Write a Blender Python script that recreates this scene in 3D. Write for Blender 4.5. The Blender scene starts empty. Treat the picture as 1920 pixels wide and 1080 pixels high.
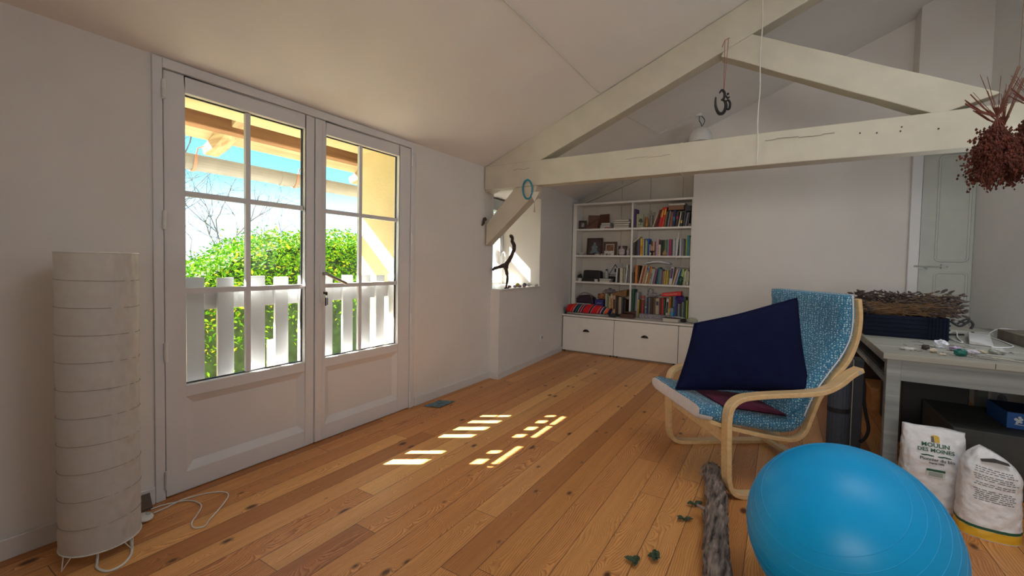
import bpy, bmesh, math, random
from mathutils import Vector, Matrix, Euler, noise
random.seed(7)
PI = math.pi
scn = bpy.context.scene
col = scn.collection
# ---------------------------------------------------------------- camera
cam_d = bpy.data.cameras.new('camera'); cam = bpy.data.objects.new('camera', cam_d); col.objects.link(cam)
F, DY = 819.27, -17.95
a, b, c = 0.55146, -0.0350781, -0.0195164
R = Matrix.Rotation(a, 3, 'Z') @ Matrix.Rotation(b, 3, 'X') @ Matrix.Rotation(c, 3, 'Y')
right, fwd, up = R @ Vector((1, 0, 0)), R @ Vector((0, 1, 0)), R @ Vector((0, 0, 1))
M4 = Matrix((right, up, -fwd)).transposed().to_4x4(); M4.translation = Vector((2.58, 0, 1.213))
cam.matrix_world = M4
cam_d.sensor_width = 36; cam_d.lens = 36 * F / 1920; cam_d.shift_y = DY / 1920
cam_d.clip_start = .05; cam_d.clip_end = 300
scn.camera = cam
# ---------------------------------------------------------------- colour management
vs = scn.view_settings
vs.view_transform = 'Standard'; vs.look = 'None'; vs.gamma = 1; vs.use_curve_mapping = False; vs.exposure = 0.26
# ---------------------------------------------------------------- world: clear spring sky
W = bpy.data.worlds.new('sky'); scn.world = W; W.use_nodes = True
nt = W.node_tree; nt.nodes.clear()
tc = nt.nodes.new('ShaderNodeTexCoord'); sp = nt.nodes.new('ShaderNodeSeparateXYZ'); rp = nt.nodes.new('ShaderNodeValToRGB')
bg = nt.nodes.new('ShaderNodeBackground'); ow = nt.nodes.new('ShaderNodeOutputWorld')
nt.links.new(tc.outputs['Generated'], sp.inputs[0]); nt.links.new(sp.outputs['Z'], rp.inputs[0])
nt.links.new(rp.outputs[0], bg.inputs[0]); nt.links.new(bg.outputs[0], ow.inputs[0])
e = rp.color_ramp.elements
e[0].position = 0.0; e[0].color = (.70, .84, .96, 1)
e[1].position = 1.0; e[1].color = (.10, .28, .62, 1)
for p_, c_ in ((.085, (.52, .76, .90, 1)), (.15, (.19, .50, .64, 1)), (.24, (.11, .38, .58, 1)), (.5, (.09, .28, .55, 1))):
    q = e.new(p_); q.color = c_
bg.inputs[1].default_value = 2.4
# ---------------------------------------------------------------- sun
SUN_TO = Vector((-1.0, -0.69, .914)).normalized()
sd = bpy.data.lights.new('sun', 'SUN'); sd.energy = 56; sd.angle = math.radians(.5); sd.color = (1, .93, .80)
so = bpy.data.objects.new('sun', sd); col.objects.link(so)
so.rotation_euler = SUN_TO.to_track_quat('Z', 'Y').to_euler(); so.location = (-6, -5, 8)
# fill lights added to brighten the room, set before added out-of-view windows
def fill_light(name, loc, direction, sx, sy, energy, color, spread=180):
    d = bpy.data.lights.new(name, 'AREA'); d.spread = math.radians(spread); d.shape = 'RECTANGLE'; d.size = sx; d.size_y = sy; d.energy = energy; d.color = color
    o = bpy.data.objects.new(name, d); col.objects.link(o); o.location = loc
    o.rotation_euler = Vector(direction).to_track_quat('-Z', 'Y').to_euler()
    return o
fill_light('fill_roof', (3.22, 1.55, 3.48), (.39, 0, -.92), 1.2, 1.6, 21, (.90, .95, 1))
fill_light('fill_side', (4.06, 3.85, 1.50), (-1, .55, -.05), 1.0, .9, 8, (.84, .93, 1))
fill_light('fill_rear', (2.9, -2.54, 1.6), (-.05, 1, -.02), 2.1, 1.3, 13, (1, .95, .88), 75)

# ================================================================ materials
MATS = {}
def _new(name):
    m = bpy.data.materials.new(name); m.use_nodes = True
    return m, m.node_tree, m.node_tree.nodes['Principled BSDF']
def N(t, kind, **kw):
    n = t.nodes.new(kind)
    for k, v in kw.items(): setattr(n, k, v)
    return n
def mat(name, color, rough=.6, metal=0, var=.08, scale=12, bump=0, bscale=60, sheen=0, spec=.5, trans=0, stretch=(1, 1, 1)):
    if name in MATS: return MATS[name]
    m, t, p = _new(name)
    geo = N(t, 'ShaderNodeNewGeometry'); mp = N(t, 'ShaderNodeMapping'); mp.inputs['Scale'].default_value = stretch
    t.links.new(geo.outputs['Position'], mp.inputs[0])
    nz = N(t, 'ShaderNodeTexNoise'); nz.inputs['Scale'].default_value = scale; nz.inputs['Detail'].default_value = 4
    t.links.new(mp.outputs[0], nz.inputs['Vector'])
    r = N(t, 'ShaderNodeValToRGB'); cr = r.color_ramp.elements
    cr[0].position = .3; cr[1].position = .7
    cr[0].color = tuple(max(0, x * (1 - var)) for x in color) + (1,); cr[1].color = tuple(min(1, x * (1 + var)) for x in color) + (1,)
    t.links.new(nz.outputs['Fac'], r.inputs[0]); t.links.new(r.outputs[0], p.inputs['Base Color'])
    p.inputs['Roughness'].default_value = rough; p.inputs['Metallic'].default_value = metal
    p.inputs['Specular IOR Level'].default_value = spec
    if sheen: p.inputs['Sheen Weight'].default_value = sheen
    if trans:
        p.inputs['Transmission Weight'].default_value = trans
    if bump:
        n2 = N(t, 'ShaderNodeTexNoise'); n2.inputs['Scale'].default_value = bscale; n2.inputs['Detail'].default_value = 5
        t.links.new(mp.outputs[0], n2.inputs['Vector'])
        bm_ = N(t, 'ShaderNodeBump'); bm_.inputs['Strength'].default_value = bump; bm_.inputs['Distance'].default_value = .01
        t.links.new(n2.outputs['Fac'], bm_.inputs['Height']); t.links.new(bm_.outputs[0], p.inputs['Normal'])
    MATS[name] = m
    return m
def math_(t, op, *ins, clamp=False):
    n = N(t, 'ShaderNodeMath', operation=op); n.use_clamp = clamp
    for i, v in enumerate(ins):
        if isinstance(v, (int, float)): n.inputs[i].default_value = v
        else: t.links.new(v, n.inputs[i])
    return n.outputs[0]
def comb(t, x, y, z):
    n = N(t, 'ShaderNodeCombineXYZ')
    for i, v in enumerate((x, y, z)):
        if isinstance(v, (int, float)): n.inputs[i].default_value = v
        else: t.links.new(v, n.inputs[i])
    return n.outputs[0]
def mixc(t, fac, c1, c2, blend='MIX'):
    n = N(t, 'ShaderNodeMix', data_type='RGBA', blend_type=blend)
    for i, v in ((0, fac), (6, c1), (7, c2)):
        if isinstance(v, (int, float)): n.inputs[i].default_value = v
        elif isinstance(v, tuple): n.inputs[i].default_value = v
        else: t.links.new(v, n.inputs[i])
    return n.outputs[2]
def ramp(t, fac, stops):
    r = N(t, 'ShaderNodeValToRGB'); cr = r.color_ramp.elements
    cr[0].position, cr[0].color = stops[0][0], stops[0][1] + (1,); cr[1].position, cr[1].color = stops[-1][0], stops[-1][1] + (1,)
    for p_, c_ in stops[1:-1]:
        q = cr.new(p_); q.color = c_ + (1,)
    t.links.new(fac, r.inputs[0]); return r.outputs[0]

def floor_material():
    m, t, p = _new('pine_boards')
    geo = N(t, 'ShaderNodeNewGeometry'); s = N(t, 'ShaderNodeSeparateXYZ'); t.links.new(geo.outputs['Position'], s.inputs[0])
    X, Y = s.outputs[0], s.outputs[1]
    Wd, Ln = .128, 3.3
    xs = math_(t, 'DIVIDE', math_(t, 'ADD', X, 3.012), Wd)
    bi = math_(t, 'FLOOR', xs); fx = math_(t, 'FRACT', xs)
    w1 = N(t, 'ShaderNodeTexWhiteNoise', noise_dimensions='1D'); t.links.new(bi, w1.inputs['W'])
    ys = math_(t, 'DIVIDE', math_(t, 'ADD', math_(t, 'ADD', Y, 20), math_(t, 'MULTIPLY', w1.outputs['Value'], Ln)), Ln)
    bj = math_(t, 'FLOOR', ys); fy = math_(t, 'FRACT', ys)
    w2 = N(t, 'ShaderNodeTexWhiteNoise', noise_dimensions='2D'); t.links.new(comb(t, bi, bj, 0), w2.inputs['Vector'])
    w3 = N(t, 'ShaderNodeTexWhiteNoise', noise_dimensions='2D'); t.links.new(comb(t, math_(t, 'ADD', bi, 37.3), bj, 0), w3.inputs['Vector'])
    rnd, rnd2 = w2.outputs['Value'], w3.outputs['Value']
    # each board is cut from its own piece of wood
    off = math_(t, 'MULTIPLY', rnd, 40)
    lx = math_(t, 'MULTIPLY', math_(t, 'SUBTRACT', fx, math_(t, 'MULTIPLY', rnd2, 1.4)), Wd)
    warp = N(t, 'ShaderNodeTexNoise'); warp.inputs['Scale'].default_value = 1; warp.inputs['Detail'].default_value = 2
    t.links.new(comb(t, math_(t, 'ADD', math_(t, 'MULTIPLY', X, 5), off), math_(t, 'MULTIPLY', Y, 1.3), off), warp.inputs['Vector'])
    # knots: rare points that bend the grain
    vk = N(t, 'ShaderNodeTexVoronoi', feature='F1', voronoi_dimensions='2D'); vk.inputs['Scale'].default_value = 1
    t.links.new(comb(t, math_(t, 'ADD', math_(t, 'MULTIPLY', X, 6.2), off), math_(t, 'MULTIPLY', Y, 3.3), 0), vk.inputs['Vector'])
    kd = vk.outputs['Distance']
    kbend = math_(t, 'MULTIPLY', math_(t, 'POWER', 2.718, math_(t, 'MULTIPLY', kd, -8)), .7)
    g = math_(t, 'ADD', math_(t, 'MULTIPLY', lx, 105), math_(t, 'MULTIPLY', warp.outputs['Fac'], math_(t, 'ADD', 8, math_(t, 'MULTIPLY', rnd, 18))))
    g = math_(t, 'ADD', g, math_(t, 'MULTIPLY', kbend, 9))
    fine = N(t, 'ShaderNodeTexNoise'); fine.inputs['Scale'].default_value = 1; fine.inputs['Detail'].default_value = 5
    t.links.new(comb(t, math_(t, 'ADD', math_(t, 'MULTIPLY', X, 160), off), math_(t, 'MULTIPLY', Y, 4), off), fine.inputs['Vector'])
    g = math_(t, 'ADD', g, math_(t, 'MULTIPLY', fine.outputs['Fac'], .8))
    ring = math_(t, 'FRACT', g)   # saw: soft early wood into dark late wood line
    late = math_(t, 'POWER', ring, 1.7)
    base = ramp(t, rnd, [(0, (.52, .22, .070)), (.10, (.72, .34, .105)), (.3, (.92, .48, .17)), (.55, (.85, .41, .135)), (.78, (.98, .55, .20)), (.93, (.74, .34, .11)), (1, (.50, .20, .066))])
    dark = mixc(t, 1.0, base, (.47, .30, .20, 1), 'MULTIPLY')
    gsel = math_(t, 'MULTIPLY', late, math_(t, 'ADD', .5, math_(t, 'MULTIPLY', rnd2, .5)))
    redv = mixc(t, math_(t, 'MULTIPLY', rnd2, .3), base, (.62, .22, .08, 1)); colr = mixc(t, gsel, redv, mixc(t, 1.0, redv, (.47, .30, .20, 1), 'MULTIPLY'))
    streak = N(t, 'ShaderNodeTexNoise'); streak.inputs['Scale'].default_value = 1; streak.inputs['Detail'].default_value = 3
    t.links.new(comb(t, math_(t, 'MULTIPLY', X, 28), math_(t, 'MULTIPLY', Y, 1.2), off), streak.inputs['Vector'])
    colr = mixc(t, .55, colr, ramp(t, streak.outputs['Fac'], [(.3, (.72, .66, .62)), (.7, (1, 1, 1))]), 'MULTIPLY')
    w4 = N(t, 'ShaderNodeTexWhiteNoise', noise_dimensions='3D'); t.links.new(vk.outputs['Position'], w4.inputs['Vector'])
    ksize = math_(t, 'MULTIPLY', math_(t, 'GREATER_THAN', w4.outputs['Value'], .66), math_(t, 'MULTIPLY', math_(t, 'SUBTRACT', w4.outputs['Value'], .66), .30))
    kn = N(t, 'ShaderNodeMapRange'); t.links.new(math_(t, 'SUBTRACT', kd, ksize), kn.inputs[0])
    kn.inputs[1].default_value = -.03; kn.inputs[2].default_value = .045; kn.inputs[3].default_value = 1; kn.inputs[4].default_value = 0
    kf = math_(t, 'MULTIPLY', kn.outputs[0], math_(t, 'GREATER_THAN', w4.outputs['Value'], .66))
    colr = mixc(t, math_(t, 'MULTIPLY', kf, .92), colr, (.07, .018, .010, 1))
    ex = math_(t, 'MULTIPLY', math_(t, 'MINIMUM', fx, math_(t, 'SUBTRACT', 1, fx)), Wd)
    ey = math_(t, 'MULTIPLY', math_(t, 'MINIMUM', fy, math_(t, 'SUBTRACT', 1, fy)), Ln)
    edge = math_(t, 'MINIMUM', ex, ey)
    seam = N(t, 'ShaderNodeMapRange'); t.links.new(edge, seam.inputs[0])
    seam.inputs[1].default_value = .0004; seam.inputs[2].default_value = .0026; seam.inputs[3].default_value = 1; seam.inputs[4].default_value = 0
    colr = mixc(t, math_(t, 'MULTIPLY', seam.outputs[0], .85), colr, (.05, .02, .01, 1))
    t.links.new(colr, p.inputs['Base Color'])
    p.inputs['Roughness'].default_value = .42
    p.inputs['Specular IOR Level'].default_value = .4
    bp = N(t, 'ShaderNodeBump'); bp.inputs['Strength'].default_value = .25; bp.inputs['Distance'].default_value = .002
    t.links.new(math_(t, 'SUBTRACT', math_(t, 'MULTIPLY', late, -.15), seam.outputs[0]), bp.inputs['Height']); t.links.new(bp.outputs[0], p.inputs['Normal'])
    return m
def pane_material():
    m, t, p = _new('window_glass'); t.nodes.remove(p)
    out = t.nodes['Material Output']
    tr = N(t, 'ShaderNodeBsdfTransparent'); tr.inputs[0].default_value = (.97, .98, .98, 1)
    gl = N(t, 'ShaderNodeBsdfGlossy'); gl.inputs['Roughness'].default_value = .02
    geo = N(t, 'ShaderNodeNewGeometry'); dt = N(t, 'ShaderNodeVectorMath', operation='DOT_PRODUCT')
    t.links.new(geo.outputs['Incoming'], dt.inputs[0]); t.links.new(geo.outputs['Normal'], dt.inputs[1])
    sch = math_(t, 'ADD', .02, math_(t, 'MULTIPLY', .96, math_(t, 'POWER', math_(t, 'SUBTRACT', 1, math_(t, 'ABSOLUTE', dt.outputs['Value'])), 5)), clamp=True)
    mx = N(t, 'ShaderNodeMixShader'); t.links.new(math_(t, 'MULTIPLY', sch, .45), mx.inputs[0]); t.links.new(tr.outputs[0], mx.inputs[1]); t.links.new(gl.outputs[0], mx.inputs[2])
    t.links.new(mx.outputs[0], out.inputs[0]); return m
def fabric_floral():
    m, t, p = _new('teal_floral_fabric')
    geo = N(t, 'ShaderNodeNewGeometry')
    v = N(t, 'ShaderNodeTexVoronoi', feature='F1'); v.inputs['Scale'].default_value = 82; v.inputs['Randomness'].default_value = .45
    t.links.new(geo.outputs['Position'], v.inputs['Vector'])
    v2 = N(t, 'ShaderNodeTexVoronoi', feature='F1'); v2.inputs['Scale'].default_value = 150; v2.inputs['Randomness'].default_value = .8
    t.links.new(geo.outputs['Position'], v2.inputs['Vector'])
    base = ramp(t, v2.outputs['Distance'], [(.15, (.16, .44, .56)), (.35, (.045, .20, .33)), (.7, (.025, .11, .21))])
    dots = ramp(t, v.outputs['Distance'], [(.16, (.9, .9, .9)), (.36, (0, 0, 0))])
    colr = mixc(t, dots, base, (.62, .78, .82, 1))
    t.links.new(colr, p.inputs['Base Color']); p.inputs['Roughness'].default_value = .9; p.inputs['Sheen Weight'].default_value = .2
    return m
def striped_blanket():
    m, t, p = _new('striped_red_weave')
    tcn = N(t, 'ShaderNodeTexCoord'); s = N(t, 'ShaderNodeSeparateXYZ'); t.links.new(tcn.outputs['Generated'], s.inputs[0])
    x = math_(t, 'ADD', s.outputs[0], math_(t, 'MULTIPLY', s.outputs[2], -.09))
    r = N(t, 'ShaderNodeValToRGB'); r.color_ramp.interpolation = 'CONSTANT'; cr = r.color_ramp.elements
    red, navy, wht, grn, org, mar = (.62, .012, .02), (.012, .02, .06), (.6, .55, .5), (.02, .16, .12), (.75, .12, .04), (.3, .01, .03)
    st = [(0, red), (.10, org), (.12, red), (.16, wht), (.175, navy), (.22, grn), (.25, navy), (.28, wht), (.295, mar), (.34, wht), (.355, navy), (.38, red), (.51, org), (.52, navy), (.56, wht), (.57, red), (.70, wht), (.71, mar), (.76, wht), (.775, navy), (.83, wht), (.84, org), (.91, navy)]
    cr[0].position = 0; cr[0].color = red + (1,); cr[1].position = .97; cr[1].color = navy + (1,)
    for p_, c_ in st[1:]:
        q = cr.new(p_); q.color = c_ + (1,)
    t.links.new(x, r.inputs[0]); t.links.new(r.outputs[0], p.inputs['Base Color']); p.inputs['Roughness'].default_value = .95
    return m
def grain_wood(name, c1, c2, axis='y', sc=1.0, rough=.5):
    m, t, p = _new(name)
    geo = N(t, 'ShaderNodeNewGeometry'); mp = N(t, 'ShaderNodeMapping'); t.links.new(geo.outputs['Position'], mp.inputs[0])
    k = {'x': (3, 60, 60), 'y': (60, 3, 60), 'z': (60, 60, 3)}[axis]; mp.inputs['Scale'].default_value = tuple(v * sc for v in k)
    nz = N(t, 'ShaderNodeTexNoise'); nz.inputs['Scale'].default_value = 1; nz.inputs['Detail'].default_value = 6; nz.inputs['Distortion'].default_value = .6
    t.links.new(mp.outputs[0], nz.inputs['Vector'])
    t.links.new(ramp(t, nz.outputs['Fac'], [(.3, c1), (.7, c2)]), p.inputs['Base Color']); p.inputs['Roughness'].default_value = rough
    bp = N(t, 'ShaderNodeBump'); bp.inputs['Strength'].default_value = .2; bp.inputs['Distance'].default_value = .002
    t.links.new(nz.outputs['Fac'], bp.inputs['Height']); t.links.new(bp.outputs[0], p.inputs['Normal'])
    return m
def voro_pattern(name, base, spot, scale, thr=.3, rough=.6):
    m, t, p = _new(name); geo = N(t, 'ShaderNodeNewGeometry')
    v = N(t, 'ShaderNodeTexVoronoi', feature='F1'); v.inputs['Scale'].default_value = scale; t.links.new(geo.outputs['Position'], v.inputs['Vector'])
    t.links.new(ramp(t, v.outputs['Distance'], [(thr - .08, spot), (thr + .08, base)]), p.inputs['Base Color']); p.inputs['Roughness'].default_value = rough
    return m
M_wall = mat('white_plaster', (.76, .73, .70), .85, var=.025, scale=3, bump=.12, bscale=25)
M_ceil = mat('ceiling_plaster', (.81, .80, .775), .9, var=.02, scale=2, bump=.05, bscale=18)
M_beam = mat('white_painted_timber', (.57, .53, .43), .6, var=.05, scale=7, bump=.35, bscale=9)
M_paint = mat('white_door_paint', (.72, .71, .72), .38, var=.02, scale=5)
M_skirt = mat('skirting_paint', (.70, .68, .66), .45, var=.03)
M_floor = floor_material()
M_glass = pane_material()
M_gasket = mat('black_gasket', (.015, .015, .018), .5)
M_white_plastic = mat('white_plastic', (.75, .75, .73), .35, var=.02)
M_chrome = mat('brushed_steel', (.35, .34, .33), .35, metal=1, var=.05)
M_birch = grain_wood('birch_veneer', (.62, .40, .185), (.74, .52, .28), 'x', .8, .38)
M_floral = fabric_floral()
M_lining = mat('off_white_lining', (.66, .62, .63), .9, var=.05, scale=30)
M_navy = mat('navy_velvet', (.005, .007, .036), .95, var=.18, scale=14, bump=.5, bscale=9, spec=.15)
M_plum = mat('plum_cloth', (.10, .008, .035), .95, var=.2, scale=20, bump=.4, bscale=14)
M_shelf = mat('shelf_white_lacquer', (.82, .78, .73), .45, var=.02)
M_bronze = mat('dark_bronze', (.05, .035, .028), .4, metal=.8)
M_dark = mat('dark_matter', (.012, .011, .012), .7)
M_pages = mat('book_pages', (.62, .57, .48), .9, var=.12, scale=120)
M_table = grain_wood('worn_grey_paint', (.20, .215, .215), (.34, .355, .34), 'x', .35, .55)
M_tabletop = grain_wood('dusty_grey_tabletop', (.25, .24, .20), (.40, .385, .33), 'x', .25, .6)
M_paper = None

# ================================================================ geometry helpers
ORG = {}
class MB:
    def __init__(s): s.v = []; s.f = []
    def add(s, vs_, fs):
        o = len(s.v); s.v += [Vector(v) for v in vs_]; s.f += [tuple(i + o for i in f) for f in fs]; return s
    def box(s, p0, p1):
        (x0, y0, z0), (x1, y1, z1) = p0, p1
        return s.add([(x0, y0, z0), (x1, y0, z0), (x1, y1, z0), (x0, y1, z0), (x0, y0, z1), (x1, y0, z1), (x1, y1, z1), (x0, y1, z1)],
                     [(0, 3, 2, 1), (4, 5, 6, 7), (0, 1, 5, 4), (1, 2, 6, 5), (2, 3, 7, 6), (3, 0, 4, 7)])
    def obox(s, c, size, M=None):
        M = M or Matrix.Identity(3); h = [x / 2 for x in size]; n = len(s.v)
        s.box((-h[0], -h[1], -h[2]), (h[0], h[1], h[2]))
        for i in range(n, len(s.v)): s.v[i] = M @ s.v[i] + Vector(c)
        return s
    def hexa(s, p):   # eight corners in box order
        return s.add(p, [(0, 3, 2, 1), (4, 5, 6, 7), (0, 1, 5, 4), (1, 2, 6, 5), (2, 3, 7, 6), (3, 0, 4, 7)])
    def prism(s, poly, vec):
        n = len(poly); vec = Vector(vec); poly = [Vector(p) for p in poly]
        return s.add(poly + [p + vec for p in poly], [tuple(range(n))[::-1], tuple(range(n, 2 * n))] + [(i, (i + 1) % n, n + (i + 1) % n, n + i) for i in range(n)])
    def tube(s, pts, r, n=8, cap=True):
        pts = [Vector(p) for p in pts]; m = len(pts); rs = r if isinstance(r, (list, tuple)) else [r] * m
        vs_ = []; ref = None
        for i, p in enumerate(pts):
            d = (pts[min(i + 1, m - 1)] - pts[max(i - 1, 0)])
            d = d.normalized() if d.length > 1e-9 else Vector((0, 0, 1))
            if ref is None: ref = d.orthogonal().normalized()
            ref = (ref - d * ref.dot(d)); ref = ref.normalized() if ref.length > 1e-6 else d.orthogonal().normalized()
            bi = d.cross(ref)
            for k in range(n):
                t = 2 * PI * k / n; vs_.append(p + (ref * math.cos(t) + bi * math.sin(t)) * rs[i])
        fs = [(i * n + k, i * n + (k + 1) % n, (i + 1) * n + (k + 1) % n, (i + 1) * n + k) for i in range(m - 1) for k in range(n)]
        if cap: fs += [tuple(range(n))[::-1], tuple(range((m - 1) * n, m * n))]
        return s.add(vs_, fs)
    def lathe(s, c, prof, n=24, axis='z', caps=True):
        c = Vector(c); vs_ = []
        for r, h in prof:
            for k in range(n):
                t = 2 * PI * k / n; x, y = r * math.cos(t), r * math.sin(t)
                vs_.append(c + Vector({'z': (x, y, h), 'y': (x, h, y), 'x': (h, x, y)}[axis]))
        m = len(prof)
        fs = [(i * n + k, i * n + (k + 1) % n, (i + 1) * n + (k + 1) % n, (i + 1) * n + k) for i in range(m - 1) for k in range(n)]
        if caps: fs += [tuple(range(n))[::-1], tuple(range((m - 1) * n, m * n))]
        return s.add(vs_, fs)
    def ball(s, c, r, n=16, m=10, jit=0, seed=0):
        c = Vector(c); r = r if isinstance(r, (tuple, list)) else (r, r, r); vs_ = []
        for i in range(m + 1):
            ph = PI * i / m
            for k in range(n):
                t = 2 * PI * k / n; d = Vector((math.sin(ph) * math.cos(t), math.sin(ph) * math.sin(t), math.cos(ph)))
                q = 1 + (jit * noise.noise(d * 2.3 + Vector((seed * 3.1, seed, 0))) if jit else 0)
                vs_.append(c + Vector((d.x * r[0], d.y * r[1], d.z * r[2])) * q)
        return s.add(vs_, [(i * n + k, (i + 1) * n + k, (i + 1) * n + (k + 1) % n, i * n + (k + 1) % n) for i in range(m) for k in range(n)])
    def grid(s, fn, nu, nv, closed=False):
        vs_ = [fn(i / nu, j / nv) for i in range(nu + 1) for j in range(nv + 1)]
        return s.add(vs_, [(i * (nv + 1) + j, (i + 1) * (nv + 1) + j, (i + 1) * (nv + 1) + j + 1, i * (nv + 1) + j + 1) for i in range(nu) for j in range(nv)])
    def ribbon(s, pts, th, T, w0, w1):
        """rectangular bentwood strip: centre line pts (u,z), thickness th, from w0 to w1; T maps (u,w,z) to the room"""
        m = len(pts); q = []
        for i, (u, z) in enumerate(pts):
            a_, b_ = pts[max(i - 1, 0)], pts[min(i + 1, m - 1)]; dx, dz = b_[0] - a_[0], b_[1] - a_[1]; L = math.hypot(dx, dz) or 1
            t = th[i] if isinstance(th, (list, tuple)) else th
            nx, nz = -dz / L * t / 2, dx / L * t / 2
            q += [T(u + nx, w0, z + nz), T(u + nx, w1, z + nz), T(u - nx, w1, z - nz), T(u - nx, w0, z - nz)]
        fs = [(4 * i + k, 4 * i + (k + 1) % 4, 4 * i + 4 + (k + 1) % 4, 4 * i + 4 + k) for i in range(m - 1) for k in range(4)]
        fs += [(0, 1, 2, 3)[::-1], tuple(4 * (m - 1) + k for k in range(4))]
        return s.add(q, fs)
    def build(s, name, m, parent=None, smooth=False, bevel=0, sub=0, label=None, cat=None, group=None, kind=None, weld=True):
        if parent is not None: org = ORG[parent]
        else:
            xs = [v.x for v in s.v]; ys = [v.y for v in s.v]; org = Vector(((min(xs) + max(xs)) / 2, (min(ys) + max(ys)) / 2, min(v.z for v in s.v)))
        me = bpy.data.meshes.new(name); me.from_pydata([v - org for v in s.v], [], s.f)
        bm = bmesh.new(); bm.from_mesh(me)
        if weld: bmesh.ops.remove_doubles(bm, verts=bm.verts, dist=1e-5)
        bmesh.ops.recalc_face_normals(bm, faces=bm.faces)
        bm.to_mesh(me); bm.free()
        if smooth:
            for p in me.polygons: p.use_smooth = True
        me.materials.append(m)
        o = bpy.data.objects.new(name, me); col.objects.link(o); ORG[o] = org
        if parent is not None: o.parent = parent
        else: o.location = org
        if bevel:
            md = o.modifiers.new('bevel', 'BEVEL'); md.width = bevel; md.segments = 2; md.limit_method = 'ANGLE'; md.angle_limit = .6
        if sub:
            md = o.modifiers.new('subdivision', 'SUBSURF'); md.levels = sub; md.render_levels = sub
        return tag(o, label, cat, group, kind)
LABELS = {}
def tag(o, label=None, cat=None, group=None, kind=None):
    if label: o['label'] = label
    if cat: o['category'] = cat
    if group: o['group'] = group
    if kind: o['kind'] = kind
    return o
def thing(name, loc, label, cat, group=None):
    o = bpy.data.objects.new(name, None); col.objects.link(o); o.location = loc; o.empty_display_size = .1; ORG[o] = Vector(loc)
    return tag(o, label, cat, group)
def B(p0, p1): return MB().box(p0, p1)
def smooth_path(pts, k=6):
    P_ = [Vector(p) for p in pts]; out = []
    for i in range(len(P_) - 1):
        p0, p1, p2, p3 = P_[max(i - 1, 0)], P_[i], P_[i + 1], P_[min(i + 2, len(P_) - 1)]
        for j in range(k):
            t = j / k
            out.append(.5 * ((2 * p1) + (p2 - p0) * t + (2 * p0 - 5 * p1 + 4 * p2 - p3) * t * t + (3 * p1 - p0 - 3 * p2 + p3) * t ** 3))
    out.append(P_[-1]); return out
def struct(name, mb, m, **kw): return mb.build(name, m, kind='structure', **kw)

# ================================================================ THE SETTING
CZ = lambda x: 2.175 + .4234 * x          # underside of the sloping ceiling
struct('floor', B((-.3, -2.9, -.12), (4.45, 6.4, 0)), M_floor)
def ceiling():
    mb = MB(); X0, X1, Y0, Y1 = -.12, 4.45, -2.9, 6.4
    p = [(X0, Y0, CZ(X0)), (X1, Y0, CZ(X1)), (X1, Y1, CZ(X1)), (X0, Y1, CZ(X0))]
    mb.hexa(p + [(x, y, z + .14) for x, y, z in p]); return mb
struct('ceiling', ceiling(), M_ceil)
# left wall (x = 0) around the double door
wl = MB()
wl.box((-.12, -2.9, -.1), (0, .90, CZ(0) + .02)); wl.box((-.12, 2.635, -.1), (0, 3.80, CZ(0) + .02)); wl.box((-.12, .90, 2.135), (0, 2.635, CZ(0) + .02))
struct('wall_left', wl, M_wall)
# the same wall's outer leaf in yellow render: deep reveals on both sides of the door
M_render = mat('yellow_render', (.62, .51, .29), .9, var=.06, scale=5, bump=.25, bscale=40)
wo = MB(); wo.box((-.62, -2.9, -3), (-.121, .90, 2.30)); wo.box((-.62, 2.60, -3), (-.121, 3.79, 2.30)); wo.box((-.62, .90, 2.145), (-.121, 2.60, 2.30)); wo.box((-.62, .90, -3), (-.121, 2.60, -.06))
struct('wall_outer', wo, M_render)
# the thicker stretch beyond it, a little out of square, with the window niche
def wx(y): return .105 - (y - 3.78) * .0625
w2 = MB()
def skew(y0, y1, z0, z1, xa=-.62): w2.hexa([(xa, y0, z0), (wx(y0), y0, z0), (wx(y1), y1, z0), (xa, y1, z0), (xa, y0, z1), (wx(y0), y0, z1), (wx(y1), y1, z1), (xa, y1, z1)])
skew(3.78, 4.77, -.1, .925); skew(3.78, 4.77, 2.0, 2.40); skew(4.77, 6.3, -.1, 2.40)
struct('wall_left_niche', w2, M_wall)
struct('wall_back_right', B((1.615, 5.85, -.1), (4.45, 6.3, 4.2)), M_wall)
struct('wall_back_niche', B((-.3, 6.13, -.1), (1.62, 6.3, 3.4)), M_wall)
struct('wall_right', B((4.12, -2.9, -.1), (4.4, 5.87, 4.2)), mat('lit_wall_paint', (.84, .85, .85), .8, var=.02, scale=3))  # colour paler than the other walls, standing in for light missing here
struct('wall_rear', B((-.26, -2.9, -.1), (4.12, -2.62, 4.2)), M_wall)
struct('wall_bulkhead', B((3.63, 5.60, 2.40), (4.12, 5.85, 4.0)), M_wall)
# niche panels and batten above the bookcase
nb = MB()
for x0, x1 in ((-.02, .62), (.625, 1.02), (1.026, 1.44), (1.446, 1.615)): nb.box((x0, 6.115, .5), (x1, 6.13, 3.0))
struct('trim_1', nb, mat('niche_panel', (.62, .57, .50), .7, var=.03))
bt = MB(); bt.hexa([(0, 6.075, 2.085), (1.6, 6.075, 2.665), (1.6, 6.114, 2.665), (0, 6.114, 2.085), (0, 6.075, 2.125), (1.6, 6.075, 2.705), (1.6, 6.114, 2.705), (0, 6.114, 2.125)])
struct('trim_2', bt, M_beam)
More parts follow.
